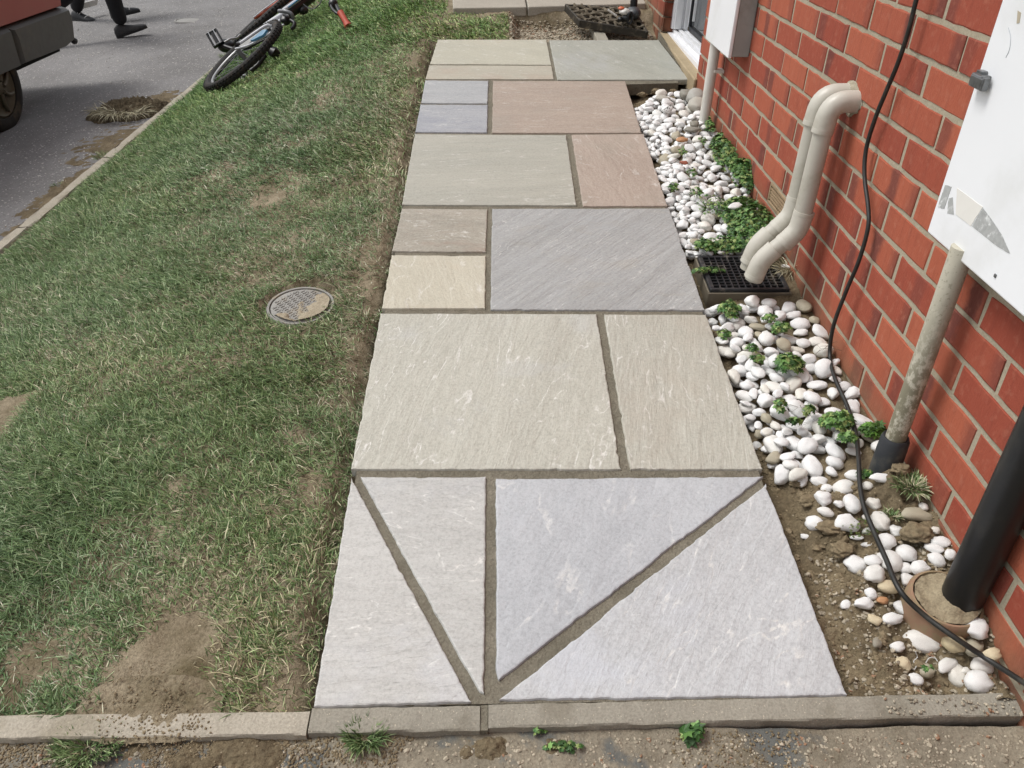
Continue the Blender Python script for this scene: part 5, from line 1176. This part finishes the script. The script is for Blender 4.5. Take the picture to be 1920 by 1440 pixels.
tb('crank_arm',bblk,[(413,82,4.92),(424,88,4.9),(441,94,4.88)],.013,10); tb('chain_guard',brim,[(421,79,4.89),(432,73,4.9),(444,71,4.92),(450,65,4.94),(451,67,4.94)],.006,8,5)
def pedal(px,py,t,ax,sz):
    c=Dp(px,py,t); e1,e2=[np.array(q,float) for q in ax]; e1/=np.linalg.norm(e1); e2-=e1*(e1@e2); e2/=np.linalg.norm(e2); e3=np.cross(e1,e2); M_=np.array([e1,e2,e3])
    mb=MB()
    for s in (-1,1): mb.box(c+e2*s*sz[1]*.85,(sz[0],sz[1]*.15,sz[2]),M_,.003); mb.box(c+e1*s*sz[0]*.9,(sz[0]*.1,sz[1],sz[2]),M_,.003)
    mb.box(c,(sz[0],sz[1]*.28,sz[2]*.8),M_,.003); p=mb.build('pedal',bblk,bk)
    mb=MB(); 
    for s in (-.5,.45): mb.box(c+e2*s*sz[1]+e3*sz[2]*.9,(sz[0]*.95,sz[1]*.07,sz[2]*.25),M_,.001)
    mb.build('reflector',bwht,p)
rt=CR; upv=CU; fwv=CW
pedal(403.5,72,4.9,[rt*.50-upv*.87,rt*.87+upv*.5],(.048,.036,.014))
pedal(457,141,4.62,[rt*.3-upv*.95,rt*.95+upv*.3],(.030,.026,.014)); tb('pedal_reflector',bwht,[(453,137,4.6),(456,141,4.59),(461,140,4.59)],.004,6,4)
tb('saddle',bblk,[(505,93,4.66),(513,98,4.66),(522,104,4.68)],[.020,.034,.022],14); tb('seat_post',bblk,[(470,133,4.62),(484,122,4.62),(497,104,4.66)],.013,10); tb('seat_rail',bwht,[(473,125,4.585),(481,115,4.6),(489,106,4.63)],.004,8)
tb('fork',borf,[(477,34,5.25),(500,21,5.3),(533,3,5.35)],[.008,.022,.030],14); tb('fork_edge',bwht,[(475,33,5.22),(495,17,5.27),(520,-1,5.3)],.004,8); tb('fork',borf,[(540,6,5.32),(556,-6,5.36)],.030,12)
tb('rear_tube',borf,[(551,26,5.05),(560,20,5.08),(568,14,5.1)],.014,10); blob('rear_hub',Dp(569,19,5.08),(.030,.04,.026),bblk,bk,3,.3,3,1)
tb('brake_cable',bblk,[(569,8,5.0),(577,14,4.95),(586,17,4.9),(594,13,4.9),(601,5,4.95),(603,-6,5.)],.0035,6,5)
gy=4.62
tb('handlebar',bblk,[(615,-30,4.9),(621,-8,4.82),(630,10,4.74),(640,30,4.68),(648,48,4.64)],.012,12,4)
tb('brake_lever',bblk,[(620,2,4.76),(622,14,4.72),(630,24,4.68),(638,28,4.67)],.009,8,4); blob('lever_clamp',Dp(625,8,4.75),(.028,.03,.032),bblk,bk,3,.3,3,3)
tb('grip',bor,[(638,23,4.665),(645,35,4.65),(652,47,4.63)],[.019,.017,.018],14); tb('grip_end',bor,[(650.5,45,4.635),(653.5,50,4.625)],.0215,14)

# ------------------------------------------------------------------ two people walking on the road (seen from mid-shin down)
skinm=plain('skin_tone','a9795f',.6,0,.06); trk=plain('black_trousers','14151a',.85,0,.2,14,.5,.004); jack=plain('dark_jacket','23262c',.85,0,.15,20,.4,.003); hairm=plain('dark_hair','1d1611',.7,0,.2,60,.6,.003); shoeb=plain('black_shoe','222427',.6,0,.15,40,.3,.001,'4a4a46',20,.4); shoeg=plain('grey_suede_boot','3f4041',.85,0,.15,50,.4,.001,'5b5a56',20,.5); lace=plain('white_lace','d6d6d2',.7)
def skin(name,V,E,Rr,m,par,sub=1):
    me=bpy.data.meshes.new(name); V=np.array(V,float); base=np.array(par.location) if par else np.zeros(3); me.from_pydata((V-base).tolist(),E,[]); o=bpy.data.objects.new(name,me); COL.objects.link(o); me.materials.append(m)
    if par: o.parent=par
    md=o.modifiers.new('skin','SKIN'); md.use_smooth_shade=True
    for i,r in enumerate(Rr): d=me.skin_vertices[0].data[i]; d.radius=(r,r) if not hasattr(r,'__len__') else r; d.use_root=(i==0)
    sb=o.modifiers.new('sub','SUBSURF'); sb.levels=sub; sb.render_levels=sub; return o
def shoe(name,heel,toe,up,m,par,L=None,laces=False,ankle=.07):
    heel=np.array(heel); toe=np.array(toe); f=toe-heel; L=np.linalg.norm(f); f/=L; up=up-f*(up@f); up/=np.linalg.norm(up); s=np.cross(f,up)
    st=[(0,.026,.055,0),(.04,.031,.085,0),(.16,.034,.105,0),(.32,.034,.095,0),(.48,.036,.075,0),(.66,.044,.058,0),(.84,.042,.048,0),(.95,.032,.036,.002),(1,.014,.022,.006)]
    V=[];F=[];n=14
    for (t,w,h,z) in st:
        for k in range(n):
            a=2*math.pi*k/n; cx=math.cos(a); sy=math.sin(a); y=w*np.sign(cx)*abs(cx)**.7; zz=(h*.5+h*.5*np.sign(sy)*abs(sy)**(.8 if sy>0 else .45)); V.append(heel+f*(t*L)+s*y+up*(zz+z))
    for i in range(len(st)-1):
        for k in range(n): F.append([i*n+k,i*n+(k+1)%n,(i+1)*n+(k+1)%n,(i+1)*n+k])
    F.append(list(range(n))[::-1]); F.append([(len(st)-1)*n+k for k in range(n)])
    o=mobj(name,V,F,m,par,None,True); bm=bmesh.new(); bm.from_mesh(o.data); bmesh.ops.recalc_face_normals(bm,faces=bm.faces); bm.to_mesh(o.data); bm.free()
    # sole
    mb=MB(); V=[]
    out=[(t*L,w*1.08+.002) for (t,w,h,z) in st]; ring_=[heel+f*(a+(.006 if i==len(out)-1 else 0))+s*b for i,(a,b) in enumerate(out)]+[heel+f*a-s*b for a,b in out[::-1]]
    mb.prism(ring_,up*.020); mb.build('sole',bblk if not laces else plain('dark_sole','1a1b1c',.8),o)
    if laces:
        mb=MB()
        for t in (.36,.43,.5,.57): h=.092-(t-.36)*.16; mb.tube([heel+f*(t*L)+s*q*.028+up*(h-abs(q)**2*.012) for q in (-1,-.5,0,.5,1)],.0035,5)
        mb.tube([heel+f*(.36*L)+up*.1,heel+f*(.30*L)+up*.125+s*.02,heel+f*(.42*L)+up*.11+s*.035],.003,5); mb.build('laces',lace,o)
        mb=MB(); mb.tube([heel+f*(.70*L)+s*q*.036+up*(.060-abs(q)**2*.02) for q in (-1,-.5,0,.5,1)],.006,6); mb.build('toe_flash',lace,o)
    return o
def person(label,d,hipc,hr,hl,tr,tl,shoem,laces,hgt=1.0,seed=0):
    """d walking direction, hipc hip centre, heels and toes (right, left)"""
    d=np.array(d,float); d/=np.linalg.norm(d); sd_=np.array([d[1],-d[0],0]); up=np.array([0,0,1.]); H=np.array(hipc,float)
    root=empty('person',(H[0],H[1],min(hr[2],hl[2])),label,'person','people walking on the road')
    kn=[];
    def leg(heel,toe,s):
        heel=np.array(heel);toe=np.array(toe); an=heel+(toe-heel)*.22+up*.09; hip=H+sd_*s*.09
        mid=(an+hip)/2; L=np.linalg.norm(an-hip); b=math.sqrt(max(0,.445**2-(L/2)**2)) if L<.89 else .02
        ax=(hip-an)/L; fw_=d-ax*(d@ax); fw_/=np.linalg.norm(fw_); return hip,mid+fw_*b,an
    R=leg(hr,tr,1); L=leg(hl,tl,-1)
    ch=H+up*.42+d*.03; nk=ch+up*.14; hd=nk+up*.17+d*.03
    V=[H,H+up*.2,ch,nk,nk+up*.07,hd,hd+up*.09,R[0],R[1],R[2],L[0],L[1],L[2],nk+sd_*.17-up*.03,nk-sd_*.17-up*.03]
    V+=[V[13]+sd_*.04-up*.28-d*.08,V[13]+sd_*.05-up*.50+d*.12,V[14]-sd_*.04-up*.28+d*.02,V[14]-sd_*.05-up*.52-d*.10+d*.12]
    E=[(0,1),(1,2),(2,3),(3,4),(4,5),(5,6),(0,7),(7,8),(8,9),(0,10),(10,11),(11,12),(3,13),(3,14),(13,15),(15,16),(14,17),(17,18)]
    Rr=[.13,.125,.14,.075,.055,.088,.075,.085,.055,.035,.085,.055,.035,.055,.055,.042,.028,.042,.028]
    def hand(i,s):
        w=np.array(V[i]); dn=np.array([0,0,-1.]); p=len(V); V.append(w+dn*.07); E.append((i,p)); Rr.append((.034,.016))
        for k,(o_,l) in enumerate([(-.027,.062),(-.009,.072),(.009,.066),(.026,.052)]):
            q=len(V); a=w+dn*.09+d*o_; V.extend([a,a+dn*l*.55+s*sd_*-.006,a+dn*l+s*sd_*-.02]); E.extend([(p,q),(q,q+1),(q+1,q+2)]); Rr.extend([.009,.0085,.007])
        q=len(V); V.extend([w+dn*.045+d*.035,w+dn*.085+d*.052]); E.extend([(p,q),(q,q+1)]); Rr.extend([.011,.009])
    hand(16,1); hand(18,-1)
    skin('body',V,E,Rr,skinm,root,1)
    def tp2(l): return [l[0],l[1],l[1]*.45+l[2]*.55,l[2]-up*.0]
    tv=[H+up*.06,H]+tp2(R)+tp2(L); te=[(0,1),(1,2),(2,3),(3,4),(4,5),(1,6),(6,7),(7,8),(8,9)]; skin('trousers',tv,te,[.145,.15,.105,.082,.072,.062,.105,.082,.072,.062],trk,root,2)
    jv=[H+up*.02,H+up*.2,ch,nk-up*.02]+[np.array(V[i]) for i in (13,15,16,14,17,18)]; je=[(0,1),(1,2),(2,3),(3,4),(4,5),(5,6),(3,7),(7,8),(8,9)]; skin('jacket',jv,je,[.155,.15,.16,.095,.08,.068,.05,.08,.068,.05],jack,root,2)
    blob('hair',hd+up*.05-d*.02,(.098,.098,.095),hairm,root,3,.15,3,seed)
    shoe('shoe',hr,tr,up,shoem,root,None,laces); shoe('shoe',hl,tl,up,shoem,root,None,laces); return root
# person nearer to the camera: heel of the grey boot just landed
h2=tpt(221,72,.0); d2=np.array([.96,.22,0]); d2/=np.linalg.norm(d2)
toe2=h2+d2*.27+np.array([0,0,.085]); hb=h2-d2*.66+np.array([0,-.10,.10]); tb2=hb+d2*.20+np.array([0,0,-.09])
person('person in black trousers and grey suede boots striding, heel of one boot just landed',d2,h2-d2*.30+np.array([0,-.03,.84]),h2,hb,toe2,tb2,shoeg,False,seed=2)
ha=tpt(139,38,.0); ta=tpt(181,39,.0); d1=ta-ha; d1[2]=0; d1/=np.linalg.norm(d1); ta=ha+d1*.30
hb1=Dp(210,34,8.05); tb1=hb1+np.array([.27,.06,.055])
person('person in black trousers and black shoes with white laces walking behind the other',d1,(ha+hb1)/2+np.array([0,.05,.86]),ha,hb1,ta,tb1,shoeb,True,seed=5)
# pale board lying on the road between the walkers
mb=MB(); A_=Dp(150,12,8.3); B_=Dp(182,3,8.5); dd_=(B_-A_); L_=np.linalg.norm(dd_); dd_/=L_; s_=np.cross(dd_,[0,0,1.]); s_/=np.linalg.norm(s_); mb.box((A_+B_)/2,(L_/2,.035,.008),np.array([dd_,s_*.5+np.array([0,0,.866]),np.cross(dd_,s_*.5+np.array([0,0,.866]))]),.002)
o=mb.build('carried_board',plain('pale_board','cfcfca',.5,0,.05)); tag(o,'thin pale board held low behind the black shoe with white laces','board')
# white chips and leaves on the road
P=[];S=[]
for _ in range(7000):
    x=random.uniform(-7.5,-2.98); y=random.uniform(1.2,9.5)
    if random.random()>.35+vn([x*1.5],[y*1.5],88)[0]: continue
    P.append((x,y,float(terr(x,y))+.001)); S.append(random.uniform(.003,.008))
scatter_stones('gravel',P,S,plain('pale_chips','ccc9c2',.8,0,.2),'pale stone chips scattered over the grey road','gravel',1,12,.5)

# ------------------------------------------------------------------ small extras
for (pp,l) in [([(1716,1222),(1720,1232),(1713,1240),(1718,1248),(1714,1256)],'thin white curl of string hanging below the largest white stone'),([(1736,1243),(1742,1234),(1752,1233),(1758,1240)],'thin white loop of string on the soil right of the first')]:
    mb=MB(); mb.tube(spline([bedpt(px,py,.006) for px,py in pp],5),.0009,6); o=mb.build('string',lace); tag(o,l,'string')
mb=MB(); mb.tube(spline([wp(px,py,.0578) for px,py in [(1891,52),(1895,70),(1893,92),(1886,108)]],4),.0007,5); mb.build('crack',plain('hairline','b7bbbf',.8),dn)
mb=MB(); mb.box(wp(1866,517,.0583)+np.array([0,0,-.0]),(.0012,.003,.003),b=.0008); mb.build('screw',metal,bn)
# dead leaves and wood scraps behind the last pebbles
for k,(px,py,r,l) in enumerate([(1205,178,.022,'dark bark scrap in the corner under the pink slab'),(1232,172,.026,'dark lump of bark below the grey-green slab'),(1262,172,.020,'small dark clod below the grey-green slab near the step'),(1215,205,.020,'brown clod at the edge of the far pebbles')]):
    P_=gp(px,py,-.03); blob('soil_clod',P_,(r,r*.6,r*.5),crumb,None,4,.9,2.4,k+40,l,'clod')
